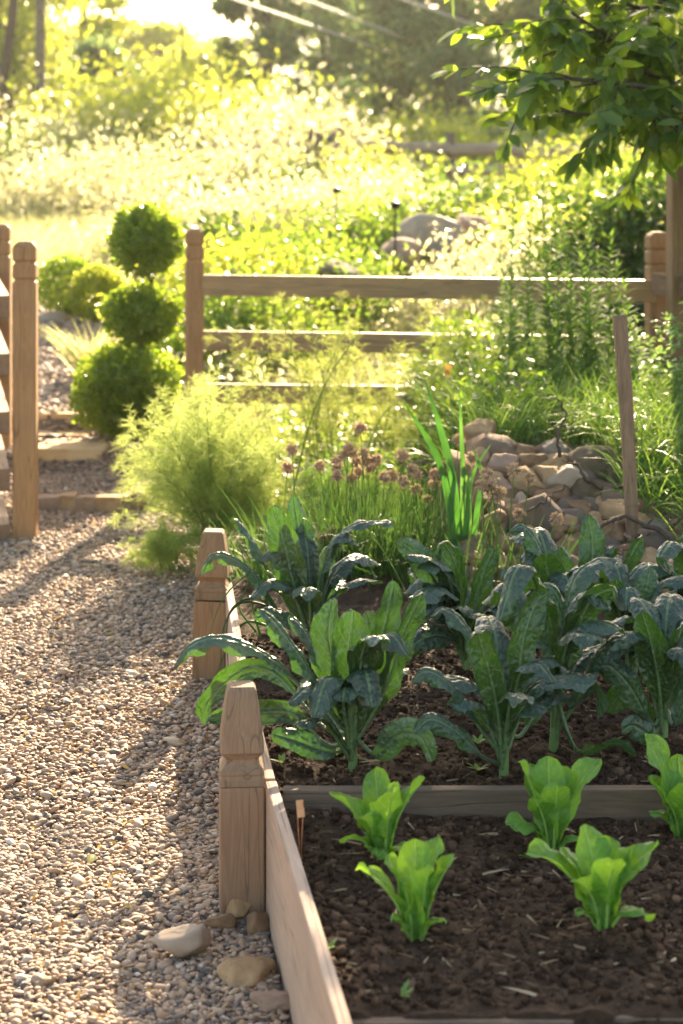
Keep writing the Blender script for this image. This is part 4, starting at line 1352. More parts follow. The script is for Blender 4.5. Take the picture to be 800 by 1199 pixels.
# arching bramble with small leaves at the right edge
root = empty('bramble_bush', (1.5, 7.0, .4), 'arching small-leaved bramble at the right edge beside the stake', 'bramble')
mbs_, mbl_ = MB(), MB()
bo = np.array([1.5, 7.0, .4])
for k_ in range(34):
    st_ = np.array([1.45 + g.randn() * .15, 7.0 + g.randn() * .2, .35])
    tx, ty = 735 + 95 * g.rand(), 355 + 150 * g.rand()
    tip = at(tx, ty, 6.7 + g.rand() * .5)
    Pc, L = catmull([st_, (st_ + tip) / 2 + [.05, 0, .12], tip], 20)
    tube(mbs_, Pc - bo, np.linspace(.003, .0008, 20), 5)
    n = 50
    f = .2 + .8 * g.rand(n)
    P = np.stack([np.interp(f * 19, np.arange(20), Pc[:, k]) for k in range(3)], -1)
    A = g.randn(n, 3) * [1, 1, .5]
    leaves(mbl_, P - bo + g.randn(n, 3) * .008, A, g.randn(n, 3) * .5 + [0, 0, 1], .026 + .012 * g.rand(n), .015)
mbs_.build('canes', M['fen_stem'], root); mbl_.build('leaves', M['rose'], root)
# broad yellow leaves of a vine at the right edge
root = empty('vine_sprout', tuple(at(795, 590, 5.9)), 'yellow-green broad leaves of a vine shoot at the right edge', 'vine')
mb = MB(); q = at(795, 590, 5.9)
Pv = np.stack([at(px, py, 5.85 + .1 * g.rand()) for px, py in ((785, 572), (795, 590), (805, 560), (780, 600), (800, 610), (812, 585))])
leaves(mb, Pv - q, g.randn(6, 3) * [1, .3, .6], np.tile([0, -1, .6], (6, 1)) + g.randn(6, 3) * .3, .06, .05)
mb.build('leaves', M['lettuce'], root)
mb = MB(); tube(mb, catmull([at(790, 650, 5.9), at(792, 610, 5.9), at(800, 570, 5.9)], 12)[0] - q, .002, 5); mb.build('stem', M['fen_stem'], root)

# grass on the bank
mb = MB()
n = 23000
X = .35 + rs.rand(n) * 1.9; Y = 5.35 + rs.rand(n) * 3.8
ok = ~((X < .88) & (Y < 6.32)) & ~((X < 1.0) & (Y < 5.72))
X, Y = X[ok], Y[ok]; n = len(X)
P = np.column_stack([X, Y, terr(X, Y) - .02])
blades(mb, P, np.column_stack([rs.randn(n, 2) * .3, np.ones(n)]), .14 + .18 * rs.rand(n), .004 + .002 * rs.rand(n), .2 + .7 * rs.rand(n), 5)
tag(mb.build('grass', M['grass']), 'lush green grass on the bank behind the rock heap', 'grass', kind='stuff')
mb = MB()
n = 3800
X = -.35 + rs.rand(n) * 1.1; Y = 6.6 + rs.rand(n) * 2.9
P = np.column_stack([X, Y, terr(X, Y) + rs.rand(n) * .2])
leaves(mb, P, np.column_stack([rs.randn(n, 2), .3 + rs.rand(n)]), rs.randn(n, 3) * .4 + [0, 0, 1], .03 + .03 * rs.rand(n), .02)
tag(mb.build('ground_cover', M['shrub_g']), 'low sunlit leafy ground cover under the fence rails', 'ground cover', kind='stuff')

# dead vines and twigs on the heap
tw = [([(793, 640, 5.5), (760, 615, 5.55), (722, 606, 5.55), (690, 640, 5.5), (706, 655, 5.45)], .008, 'dead brown vine curling over the rocks right of the stake'),
      ([(800, 604, 5.6), (770, 626, 5.6), (740, 628, 5.55)], .006, 'short dead vine crossing behind the curled one'),
      ([(726, 580, 5.85), (690, 562, 5.85), (678, 545, 5.85), (668, 538, 5.9)], .008, 'dark bent branch lying across the mossy boulder'),
      ([(655, 535, 5.9), (652, 515, 5.9), (661, 490, 5.9), (660, 480, 5.9), (652, 466, 5.9)], .006, 'thin dark twig standing upright on the heap crest'),
      ([(615, 600, 5.6), (640, 585, 5.6), (668, 566, 5.65)], .004, 'thin twig lying on the pale rock of the heap'),
      ([(700, 670, 5.2), (728, 648, 5.25), (750, 640, 5.3)], .004, 'straw-coloured twig between the kale and the stake')]
for pts, r_, lab in tw:
    P = np.stack([at(*p) for p in pts]); q = P[0]
    mb = MB(); Pc = catmull(P, 30)[0]
    Pc = Pc + .006 * np.stack([fbm(np.stack([np.arange(30) * .5, np.full(30, k * 7.), np.full(30, r_ * 999)], -1), 2) for k in range(3)], -1)
    tube(mb, Pc - q, np.linspace(r_, r_ * .45, 30) * (1 + .12 * rs.randn(30)), 7)
    for kk in (8, 15, 22):
        d = nrm(rs.randn(3)) * .05
        tube(mb, np.stack([Pc[kk] - q, Pc[kk] - q + d * .6, Pc[kk] - q + d + [0, 0, .01]]), [r_ * .5, r_ * .35, r_ * .2], 5)
    o = mb.build('dead_branch', M['twig']); o.location = tuple(q)
    tag(o, lab, 'branch')

# twigs and fallen leaves on the gravel
gt = [((40, 826), (85, 822), (62, 832), 'thin curved twig on the sunlit gravel at left'),
      ((160, 842), (222, 846), (190, 848), 'straight grey twig on the gravel mid path'),
      ((168, 872), (222, 848), (205, 866), 'bent twig beside the straight one on the gravel'),
      ((20, 832), (2, 846), (12, 842), 'short pale twig at the left edge of the gravel')]
for a_, b_, c_, lab in gt:
    pp = []
    for (px, py) in (a_, c_, b_):
        Yq = 1.485 * F / (py - 190); pp.append(at(px, py, Yq))
    P = np.stack(pp); q = P[0]
    mb = MB(); tube(mb, catmull(P, 14)[0] - q, np.linspace(.0035, .0018, 14), 6)
    o = mb.build('twig', M['twig']); o.location = tuple(q); tag(o, lab, 'twig')
mb = MB()
n = 420
Yc = 2.7 + rs.rand(n) * 5; Xc = -.17 * Yc + rs.rand(n) * (.17 * Yc - .35)
a = rs.rand(n) * 6.28
leaves(mb, np.column_stack([Xc, Yc, np.full(n, .022)]), np.column_stack([np.cos(a), np.sin(a), rs.randn(n) * .15]), rs.randn(n, 3) * .35 + [0, 0, 1], .010 + .028 * rs.rand(n) ** 3, .007)
tag(mb.build('leaf_litter', M['dry']), 'small dry yellow leaf scraps scattered on the gravel', 'leaf litter', kind='stuff')
mb = MB(); q = at(104, 1012, 1.48 * F / (1012 - 190))
leaves(mb, np.zeros((1, 3)), np.array([[.2, .8, .35]]), np.array([[.2, -.5, 1]]), .035, .022, .6)
o = mb.build('fallen_leaf', M['meadow']); o.location = tuple(q); tag(o, 'single pale curled leaf lying alone on the near gravel', 'leaf')

# ------------------------------------------------------------------ box topiary and shrubs


def ball_leaves(mb, c, rad, n, ls, g, shell=.35, noise_a=.12, seed=0):
    d = nrm(g.randn(n, 3))
    k = 1 + noise_a * fbm(d * 2.6 + seed, 3)
    q = (1 - shell * g.rand(n) ** 1.6) * k
    P = c + d * q[:, None] * np.array(rad)
    A = nrm(d * .8 + g.randn(n, 3) * .7 + [0, 0, .3])
    leaves(mb, P, A, nrm(g.randn(n, 3) + d * .6), ls * (.7 + .6 * g.rand(n)), ls * .55, .2)


g = np.random.RandomState(21)
Yt = 9.55
q = np.array([at(165, 515, Yt)[0], Yt, .1])
root = empty('box_topiary', q, 'box topiary clipped into three stacked balls beside the stone steps', 'topiary')
for (px, py, rx, rz, n) in ((172, 281, 42, 41, 4000), (168, 367, 46, 34, 4000), (150, 458, 61, 54, 8600)):
    c = at(px, py, Yt) - q
    mb = MB()
    ball_leaves(mb, c, (rx * Yt / F, rx * Yt / F, rz * Yt / F), n, .029, g, .4, .16, px)
    lumps(mb, c[None], np.array([[rx * Yt / F * .7, rx * Yt / F * .7, rz * Yt / F * .7]]), 3, 0, .05, np.array([.2]))
    mb.build('foliage_ball', M['box_leaf'], root)
mb = MB()
tube(mb, catmull([(0, 0, -.1), at(160, 440, Yt) - q, at(172, 380, Yt) - q, at(178, 320, Yt) - q, at(174, 270, Yt) - q], 26)[0], np.linspace(.022, .009, 26), 8)
for k_ in range(22):
    s_ = at(170, [300, 370, 460][k_ % 3], Yt) - q
    d = nrm(g.randn(3)) * [.16, .16, .2][k_ % 3]
    tube(mb, np.stack([s_, s_ + d * .5, s_ + d]), [.006, .004, .002], 5)
mb.build('trunk', M['bark'], root)


def shrub(name, px, Y, w, h, lab, mat, n=2600, ls=.07, seed=0, cat='shrub', grp=None, clumps=26, wide=.55, upright=.3, flowers=False):
    g = np.random.RandomState(seed)
    X = (px - CX) * Y / F
    b = np.array([X, Y, float(terr(X, Y)) - .03])
    root = empty(name, b, lab, cat, grp)
    mbb, mbl_ = MB(), MB()
    per = n // clumps
    for k in range(clumps):
        d = nrm(g.randn(3)); d[2] = abs(d[2]) * .9 + .12 * g.rand()
        c = np.array([d[0] * w * .5, d[1] * w * .5, h * (.22 + .72 * d[2])]) * (.5 + .5 * g.rand() ** .5)
        s = w * .14 * (.7 + .8 * g.rand())
        m_ = int(per * (.6 + .8 * g.rand()))
        P = c + g.randn(m_, 3) * [s, s, s * .8]
        P[:, 2] = np.maximum(P[:, 2], .02)
        A = nrm(g.randn(m_, 3) * .8 + d * .6 + [0, 0, upright])
        leaves(mbl_, P, A, nrm(g.randn(m_, 3) + [0, 0, .8]), ls * (.6 + .8 * g.rand(m_)), ls * wide, .25)
        tube(mbb, catmull([(g.randn() * .04 * w, 0, 0), c * [.45, .45, .55], c], 8)[0], np.linspace(.012, .004, 8) * max(.5, w / 2), 5)
    mbl_.build('foliage', M[mat], root)
    mbb.build('branches', M['bark'], root)
    if flowers:
        mf = MB(); n_ = 260
        dd = nrm(g.randn(n_, 3)); dd[:, 2] = np.abs(dd[:, 2])
        P = dd * np.array([w * .55, w * .55, h]) * (.75 + .3 * g.rand(n_, 1)) + [0, 0, .04]
        leaves(mf, P, g.randn(n_, 3), g.randn(n_, 3), ls * .6, ls * .5, .2)
        mf.build('blossoms', M['blossom'], root)
    return root


def ball_shrub(px, py, r, Y, lab, mat, seed):
    g = np.random.RandomState(seed)
    X = (px - CX) * Y / F
    b = np.array([X, Y, float(terr(X, Y)) - .03])
    root = empty('round_shrub', b, lab, 'shrub')
    c = at(px, py, Y) - b
    mb = MB(); ball_leaves(mb, c, (r * Y / F,) * 3, 3600, .03, g, .5, .1, seed); mb.build('foliage', M[mat], root)
    mb = MB(); tube(mb, np.array([[0, 0, 0], c * .5, c]), [.03, .02, .01], 7); mb.build('trunk', M['bark'], root)


ball_shrub(79, 334, 35, 13.4, 'dark round clipped bush left of the pair behind the topiary', 'box_leaf', 31)
ball_shrub(113, 345, 32, 13.0, 'bright yellow-green round bush right of the pair behind the topiary', 'shrub_y', 32)
ball_shrub(208, 432, 40, 10.7, 'low green bush peeking out between topiary and fence post', 'box_leaf', 33)

# pale ornamental grass by the topiary
q = np.array([at(112, 440, 10.9)[0], 10.9, .24])
root = empty('ornamental_grass', q, 'tuft of pale arching grass plumes left of the topiary', 'grass tuft')
mb = MB(); n = 170
a = rs.rand(n) * 6.28
blades(mb, np.column_stack([rs.randn(n, 2) * .04, np.zeros(n)]), np.column_stack([np.cos(a) * .5 - .15, np.sin(a) * .4, np.ones(n)]), .25 + .25 * rs.rand(n), .009, .25, 6)
mb.build('blades', M['meadow'], root)

bush = [
    # px, Y, w, h, label, mat, n, leafsize
    (265, 12.5, 1.0, .75, 'yellow-green bush just behind the left fence post', 'shrub_y', 2600, .06),
    (330, 13.5, 1.1, .8, 'bright leafy bush above the left part of the top rail', 'shrub_g', 3000, .06),
    (295, 11.4, .8, .5, 'low bush touching the fence rails right of the topiary', 'shrub_g', 2000, .05),
    (390, 12.6, .9, .62, 'low pale bush behind the middle of the fence', 'shrub_g', 2400, .05),
    (440, 15.5, 1.2, .95, 'yellow bush around the black garden lamp', 'shrub_g', 3000, .06),
    (560, 12.2, .9, .55, 'low pale bush behind the right half of the fence', 'shrub_p', 2200, .05),
    (620, 13.0, 1.1, .85, 'pale flowering bush left of the dark bush', 'shrub_p', 2800, .06),
    (640, 15.5, 1.4, 1.1, 'yellow bush above the right fence rail', 'shrub_y', 3200, .06),
    (350, 17, 1.5, 1.05, 'white blossoming bush in the middle distance', 'shrub_p', 3600, .06),
    (440, 19, 1.3, 1.15, 'white blossoming bush right of the first blossoming one', 'shrub_p', 3600, .06),
    (545, 21, 1.5, 1.15, 'bright green bush in front of the split-rail post', 'shrub_g', 3400, .07),
    (240, 18, 1.7, .9, 'pale sunlit thicket beyond the topiary', 'shrub_p', 3600, .06),
    (395, 26, 1.8, 1.5, 'glowing bush below the split-rail fence at centre', 'shrub_y', 3600, .08),
    (310, 26, 2.2, 1.5, 'white flecked shrub under the dark trees', 'shrub_p', 3600, .08),
    (330, 31, 3.0, 2.1, 'arching shrub left of the broken fence posts', 'shrub_p', 3600, .1),
    (130, 25, 2.6, 1.5, 'broad shrub behind the round bushes', 'shrub_p', 3600, .08),
    (30, 24, 2.2, 1.2, 'shrub at the left edge behind the gate panel', 'shrub_p', 3200, .08),
    (40, 33, 3.4, 2.2, 'pale spreading shrub at the foot of the utility pole', 'shrub_p', 3600, .1),
    (160, 34, 3.6, 2.9, 'orange-tipped shrub right of the utility pole', 'shrub_y', 4200, .1),
    (250, 36, 3.6, 2.8, 'tall golden shrub in the middle distance', 'shrub_y', 4200, .1),
    (10, 29, 1.6, 1.5, 'dark green shrub at the far left edge', 'shrub_d', 2400, .08),
    (215, 40, 4.2, 3.8, 'feathery golden bush below the pale sky gap', 'shrub_y', 4200, .12),
    (330, 40, 3.2, 2.6, 'yellow shrub in front of the shaded trees', 'shrub_g', 3600, .11),
    (690, 24, 2.2, 1.5, 'yellow-green bush right of the split-rail post', 'shrub_y', 3400, .08),
    (770, 20, 2.0, 1.5, 'bright bush beyond the tall timber post', 'shrub_g', 3200, .07),
    (480, 34, 2.5, 1.5, 'sunlit shrub behind the split-rail fence', 'shrub_y', 3000, .1),
]
tops = [288, 270, 315, 302, 238, 302, 265, 245, 208, 215, 240, 245, 175, 178, 140, 200, 222, 170, 112, 112, 205, 82, 118, 190, 195, 155]
for k_, (px, Y, w, h, lab, m, n, ls) in enumerate(bush):
    h = max(.3, ((190 - tops[k_]) * Y / F + H - float(terr((px - CX) * Y / F, Y))) * .9)
    shrub('shrub', px, Y, w, h, lab, m, int(n * (2.4 if Y < 28 else 1.7)), ls * (.8 if Y < 28 else 1.25), 700 + k_, grp='garden shrubs beyond the fence', clumps=34, flowers=(k_ in (3, 5, 6, 8, 9, 11, 13, 17)))
shrub('shrub', 752, 10.3, 1.0, 1.3, 'dense dark green bush behind the right corner post', 'shrub_d', 15000, .045, 790, clumps=80, grp='garden shrubs beyond the fence')
shrub('shrub', 745, 9.6, .9, .5, 'low dark bush under the rail at the corner post', 'shrub_d', 4500, .045, 791, clumps=40, grp='garden shrubs beyond the fence')

for k_, (px, Y, w, yt, lab) in enumerate([(262, 15, .9, 258, 'small dark green bush seen above the left fence post rail'), (10, 27, 2.0, 172, 'dark bush low at the far left of the slope'),
                                          (215, 30, 1.6, 178, 'dark shrub in the gap left of the white flecked shrub'), (505, 16, .8, 235, 'dark green bush just above the large boulder'),
                                          (120, 38, 2.5, 120, 'dark thicket between utility pole and golden shrub'), (590, 18, 1.3, 232, 'dark green bush below the right end of the split rails'), (300, 20, 1.2, 205, 'dark leafy bush left of the white blossoming bush')]):
    shrub('shrub', px, Y, w, max(.35, ((190 - yt) * Y / F + H - float(terr((px - CX) * Y / F, Y))) * .9), lab, 'shrub_d', 4200, .07 if Y < 25 else .11, 850 + k_, grp='garden shrubs beyond the fence', clumps=26)

# meadow
mb = MB()
n = 60000
Y = 9.5 + 26 * rs.rand(n) ** 1.5; X = (rs.rand(n) * 2 - 1) * (.2 * Y + .8)
ok = ~((X < path_right(Y) + .1) & (Y < 15) & (X > -3.2)) | (Y > 15)
X, Y = X[ok], Y[ok]; n = len(X)
s = 1 + (Y - 9.5) * .04
P = np.column_stack([X, Y, terr(X, Y) - .03])
blades(mb, P, np.column_stack([rs.randn(n, 2) * .28, np.ones(n)]), (.1 + .22 * rs.rand(n)) * (1 + (Y - 9.5) * .015), .005 * s, .2 + .6 * rs.rand(n), 4)
tag(mb.build('meadow_grass', M['meadow']), 'tall sun-bleached meadow grass beyond the fence', 'meadow grass', kind='stuff')
mb = MB()
n = 9000
Y = 9.6 + 6 * rs.rand(n) ** 1.2; X = (rs.rand(n) * 2 - 1) * (.2 * Y + .8)
ok = ~((X < path_right(Y) + .15) & (Y < 15)) & (fbm(np.stack([X * 1.1, Y * .8, X * 0], -1), 3) > -.15)
X, Y = X[ok], Y[ok]; n = len(X)
dens = fbm(np.stack([X * 1.1, Y * .8, X * 0], -1), 3)
hh = np.clip(dens + .4, 0, 1) * .34
s = 1 + (Y - 9.5) * .05
P = np.column_stack([X, Y, terr(X, Y) + rs.rand(n) * hh])
leaves(mb, P, np.column_stack([rs.randn(n, 2), .4 + rs.rand(n)]), rs.randn(n, 3) * .5 + [0, 0, 1], (.035 + .03 * rs.rand(n)) * s, .02 * s)
tag(mb.build('perennial_cover', M['shrub_p']), 'pale flowering perennial ground cover among the meadow shrubs', 'ground cover', kind='stuff')

mb = MB()
n = 26000
Y = 27 + 36 * rs.rand(n); X = (rs.rand(n) * 2 - 1) * (.2 * Y + 1)
dn = fbm(np.stack([X * .5, Y * .3, X * 0 + 4], -1), 3)
P = np.column_stack([X, Y, terr(X, Y) + rs.rand(n) * np.clip(.25 + .8 * dn, .05, 1.1)])
leaves(mb, P, rs.randn(n, 3) + [0, 0, .5], rs.randn(n, 3) * .8 + [0, 0, 1], .12 + .1 * rs.rand(n), .09)
tag(mb.build('undergrowth', M['shrub_g']), 'mixed leafy undergrowth covering the slope below the trees', 'undergrowth', kind='stuff')

# garden lamps on stakes
for (px, py, Y, lab) in ((463, 245, 13.5, 'small black garden lamp on a stake among the bushes'), (394, 227, 16, 'second small black garden lamp further back left')):
    c = at(px, py, Y)
    zb_ = float(terr(c[0], Y))
    root = empty('garden_lamp', (c[0], Y, zb_), lab, 'garden lamp')
    mb = MB(); tube(mb, np.array([[0, 0, 0], [0, 0, c[2] - zb_]]), .008, 8); mb.build('stake', M['black'], root)
    mb = MB()
    hz = c[2] - zb_
    pr = [(.015, 0), (.03, .01), (.035, .03), (.045, .034), (.04, .045), (.02, .055), (.002, .058)]
    tube(mb, np.array([[0, 0, hz + z] for _, z in pr]), [r_ for r_, _ in pr], 16); mb.build('lamp_head', M['black'], root)

# split-rail fence on the slope
q = at(527, 200, 27)
root = empty('split_rail_fence', (q[0], 27, float(terr(q[0], 27))), 'weathered split-rail fence crossing the slope below the trees', 'fence')
for X_ in (q[0], q[0] + 4.6, q[0] - 2.9):
    zt = terr(X_, 27)
    mb = MB(); tube(mb, np.array([[0, 0, -.1], [.01, 0, .6], [0, .01, 1.25 if X_ == q[0] else 1.1]]), [.09, .085, .075], 7)
    top = H + (190 - 155) * 27 / F
    o = mb.build('post', M['vine'], root, smooth=False)
    o.location = (X_ - q[0], 0, top - 1.25 - root.location.z)
for (x0, x1, y0_, y1_) in ((527, 640, 176, 180), (527, 640, 200, 204), (527, 640, 218, 222), (640, 900, 178, 165), (640, 900, 205, 195), (290, 527, 178, 174)):
    a_, b_ = at(x0, y0_, 26.93), at(x1, y1_, 26.93)
    mb = MB(); Pc = catmull([a_, (a_ + b_) / 2 + [0, 0, .04], b_], 14)[0]
    tube(mb, Pc - np.array(root.location), .085 + .012 * rs.rand(14), 6)
    mb.build('rail', M['old'], root, smooth=False)
root = empty('broken_fence', tuple(at(368, 195, 26)), 'broken grey fence posts with one rail leaning up right', 'fence')
q = at(368, 195, 26)
for pts, r_, nm in (([(362, 200), (362, 150)], .06, 'post'), ([(373, 200), (374, 155)], .07, 'post'), ([(376, 172), (402, 152)], .06, 'rail')):
    P = np.stack([at(px, py, 26) for px, py in pts])
    if nm == 'post': P[0, 2] = terr(P[0, 0], 26) - .1
    mb = MB(); tube(mb, np.stack([P[0], P.mean(0), P[1]]) - q, r_, 7); mb.build(nm, M['vine'], root, smooth=False)

# ------------------------------------------------------------------ utility poles and cables
for (pts, r_, lab) in ((((47, 156), (47, -160)), .15, 'straight grey utility pole rising at upper left'),):
    P = np.stack([at(px, py, 42) for px, py in pts]); P[0, 2] = terr(P[0, 0], 42) - .2
    q = P[0]
    root = empty('utility_pole', q, lab, 'pole')
    mb = MB(); tube(mb, np.stack([P[0], P.mean(0), P[1]]) - q, [r_ * .78, r_ * .72, r_ * .62], 12); mb.build('pole', M['vine'], root)
    box('crossarm', M['vine'], (2.2, .1, .12), (0, -.1, P[1, 2] - q[2] - .4), root, (0, 0, .4))
for (a_, b_, lab) in (((240, -12, 36), (600, 104, 60), 'lower overhead cable crossing the treetops'), ((300, -22, 36), (640, 102, 60), 'upper overhead cable crossing the treetops'), ((445, -10, 36), (700, 75, 60), 'faint third cable at the upper right')):
    P0, P1 = at(*a_), at(*b_)
    d = P1 - P0
    mb = MB(); tube(mb, catmull([P0 - d * 1.1, P0, (P0 + P1) / 2 + [0, 0, -.08], P1], 40)[0] - P0, .024, 6)
    o = mb.build('overhead_cable', M['wire']); o.location = tuple(P0); tag(o, lab, 'cable')


# ------------------------------------------------------------------ background trees
def tree(px, Y, h, w, lab, mat, seed, n=9000, ls=.2, trunk=.18, lo=.2, clumps=46, X=None):
    g = np.random.RandomState(seed)
    if X is None: X = (px - CX) * Y / F
    b = np.array([X, Y, float(terr(X, Y)) - .1])
    root = empty('tree', b, lab, 'tree', 'trees on the slope behind the garden')
    mbb, mbl_ = MB(), MB()
    tp, _ = catmull([(0, 0, 0), (g.randn() * .15, g.randn() * .15, h * .4), (g.randn() * .3, g.randn() * .3, h * .92)], 20)
    tube(mbb, tp, np.linspace(trunk, trunk * .15, 20), 8)
    n = int(n * (.85 if mat == 'tree_y' else 1.15)); clumps = int(clumps * 1.15)
    per = n // clumps
    for k in range(clumps):
        f = lo + (1 - lo) * g.rand()
        prof = math.sin(math.pi * min(1, (f - lo) / (1 - lo) * .8 + .18)) ** .7
        a = g.rand() * 6.283; rr = w * .5 * prof * (.35 + .65 * g.rand() ** .6)
        i = int(f * .9 * 19)
        c = tp[i] + [math.cos(a) * rr, math.sin(a) * rr, h * .06 * g.randn() + .06 * h]
        s = w * .07 * (.6 + .9 * g.rand())
        m_ = int(per * (.5 + g.rand()))
        P = c + g.randn(m_, 3) * [s, s, s * .62]
        A = nrm(g.randn(m_, 3) + [0, 0, -.1])
        leaves(mbl_, P, A, nrm(g.randn(m_, 3) + [0, 0, .9]), ls * (.6 + .8 * g.rand(m_)), ls * .62, .25)
        st_ = tp[max(0, i - 3)]
        tube(mbb, catmull([st_, (st_ + c) / 2 + [0, 0, -.04 * h * g.rand()], c], 8)[0], np.linspace(trunk * .2, .012, 8), 5)
    mbl_.build('crown', M[mat], root)
    mbb.build('trunk', M['bark'], root)
    return root


tree(10, 50, 9.5, 4.6, 'bright leafy tree at the left edge beside the utility pole', 'tree_y', 801, 11000, .2, lo=.12)
tree(85, 58, 9.5, 3.6, 'sunny tree between pole and sky gap', 'tree_y', 802, 11000, .2, lo=.1)
tree(130, 48, 3.4, 1.9, 'small dark conical evergreen left of the sky gap', 'tree_d', 803, 9000, .15, lo=.05, clumps=50)
tree(245, 66, 3.0, 4.5, 'low golden tree under the pale sky', 'tree_y', 804, 8000, .2, lo=.1)
tree(312, 46, 8.5, 2.3, 'tall dark tree left of centre where the cables start', 'tree_d', 805, 9500, .17, lo=.05, clumps=44)
tree(375, 54, 8.0, 3.6, 'mid green tree in the centre beneath the cables', 'tree_d', 806, 9500, .2, lo=.08)
tree(455, 50, 6.6, 4.6, 'hazy green tree right of centre', 'tree_d', 807, 11000, .2, lo=.06)
tree(540, 46, 7.2, 5.0, 'dark tree behind the split-rail post', 'tree_d', 808, 11000, .18, lo=.05)
tree(425, 70, 9.0, 4.0, 'tall sunny tree behind the central trees', 'tree_y', 809, 11000, .24, lo=.2)
tree(640, 52, 9, 6.0, 'tree behind the overhanging branch', 'tree_d', 810, 11000, .2, lo=.05)
tree(740, 48, 8.5, 6.0, 'bright tree at the right behind the overhanging branch', 'tree_y', 811, 11000, .2, lo=.05)
tree(180, 90, 4.6, 6.0, 'distant pale tree left of the sky gap', 'tree_y', 812, 8000, .28, lo=.1)
tree(850, 60, 10, 7.0, 'tree beyond the right edge of the view', 'tree_d', 815, 8000, .22, lo=.05)
tree(-60, 60, 11, 8.0, 'tree beyond the left edge of the view', 'tree_y', 816, 8000, .22, lo=.05)
# bare sapling trunks
for (px, Y, top, r_, ln, lab) in ((210, 60, -40, .06, 0, 'slender bare sapling standing in the sky gap'), (2, 38, -80, .13, 22, 'leaning bare trunk in the top left corner')):
    P = np.stack([at(px, 190, Y), at(px + ln, top, Y)]); P[0, 2] = terr(P[0, 0], Y) - .1
    if ln: P[0, 0] = at(-18, 0, Y)[0]
    root = empty('bare_trunk', P[0], lab, 'trunk')
    mb = MB(); tube(mb, catmull([P[0], P.mean(0) + [.1, 0, 0], P[1]], 12)[0] - P[0], np.linspace(r_, r_ * .6, 12), 8)
    for k_ in range(5):
        s_ = (P[1] - P[0]) * (.5 + .1 * k_); d = np.array([(-1) ** k_ * .7, .2, .6])
        tube(mb, np.stack([s_, s_ + d * .5, s_ + d]), [.03, .02, .01], 5)
    mb.build('trunk', M['bark'], root)

# overhanging tree at upper right
g = np.random.RandomState(77)
tb = np.array([3.1, 7.6, float(terr(3.1, 7.6)) - .1])
root = empty('overhanging_tree', tb, 'leafy tree branches hanging into the upper right corner', 'tree')
mbb, mbl_ = MB(), MB()
tr_, _ = catmull([tb, tb + [-.1, 0, 1.8], tb + [-.3, -.1, 3.4], tb + [-.4, -.1, 5.2]], 26)
tube(mbb, tr_ - tb, np.linspace(.15, .05, 26), 10)
limbs = [[tr_[8], at(830, 60, 7.2), at(770, 90, 6.9), at(720, 50, 6.7), at(670, 15, 6.6)],
         [tr_[7], at(860, 120, 7.0), at(780, 105, 6.7), at(700, 95, 6.5), at(650, 92, 6.4), at(605, 96, 6.4)],
         [tr_[7], at(850, 160, 6.9), at(790, 140, 6.7), at(720, 138, 6.6), at(650, 130, 6.6)],
         [tr_[10], at(840, -20, 7.3), at(760, 10, 7.1), at(700, -10, 6.9), at(625, -10, 6.8)],
         [tr_[10], at(820, 40, 7.0), at(740, 40, 6.9), at(690, 42, 6.8), at(620, 35, 6.7)],
         [tr_[9], at(850, 90, 7.5), at(790, 60, 7.4), at(740, 75, 7.2), at(680, 70, 7.1)],
         [tr_[12], (1.9, 7.2, 2.5), (1.3, 7.0, 2.5), (.7, 6.9, 2.35), (.45, 6.8, 2.2)],
         [tr_[12], (2.2, 6.8, 2.9), (1.5, 6.6, 3.0), (.8, 6.4, 2.8)],
         [tr_[15], (2.2, 7.6, 3.4), (1.4, 7.6, 3.3), (.7, 7.5, 2.9)],
         [tr_[10], (2.5, 6.6, 2.3), (1.8, 6.0, 2.3), (1.2, 5.6, 2.25)],
         [tr_[14], (2.6, 6.4, 3.1), (2.2, 5.4, 3.1), (1.7, 4.8, 3.0)],
         [tr_[18], (2.4, 8.2, 4.2), (1.6, 8.4, 4.1), (1.0, 8.3, 3.6)],
         [tr_[9], (2.4, 8.0, 2.4), (1.7, 8.2, 2.4), (1.1, 8.1, 2.2)]]
for li, lm in enumerate(limbs):
    Pc, L = catmull([np.array(p) for p in lm], 40)
    tube(mbb, Pc - tb, np.linspace(.028, .005, 40), 6)
    T = nrm(np.gradient(Pc, axis=0))
    nt_ = 40 if li < 6 else 17
    for k in range(nt_):
        f = .30 + .7 * (k + g.rand()) / nt_
        i = min(38, int(f * 39))
        d = nrm(T[i] * .6 + g.randn(3) * [.55, .55, .35] + [0, 0, -.12])
        tl = .16 + .26 * g.rand()
        tw_, _ = catmull([Pc[i], Pc[i] + d * tl * .5, Pc[i] + d * tl + [0, 0, -.12 * tl]], 10)
        tube(mbb, tw_ - tb, np.linspace(.005, .0015, 10), 5)
        m_ = 20 if li < 6 else 14
        ff = .1 + .9 * g.rand(m_)
        P = np.stack([np.interp(ff * 9, np.arange(10), tw_[:, q_]) for q_ in range(3)], -1)
        A = nrm(d[None] * .5 + g.randn(m_, 3) * [.7, .7, .35] + [0, 0, -.45])
        ll = .065 + .045 * g.rand(m_)
        if li >= 6: ll = ll * 1.15
        leaves(mbl_, P - tb, A, nrm(g.randn(m_, 3) * .5 + [0, -.25, 1]), ll, ll * .42, .1)
mbl_.build('crown', M['near_leaf'], root)
mbb.build('trunk', M['bark'], root)

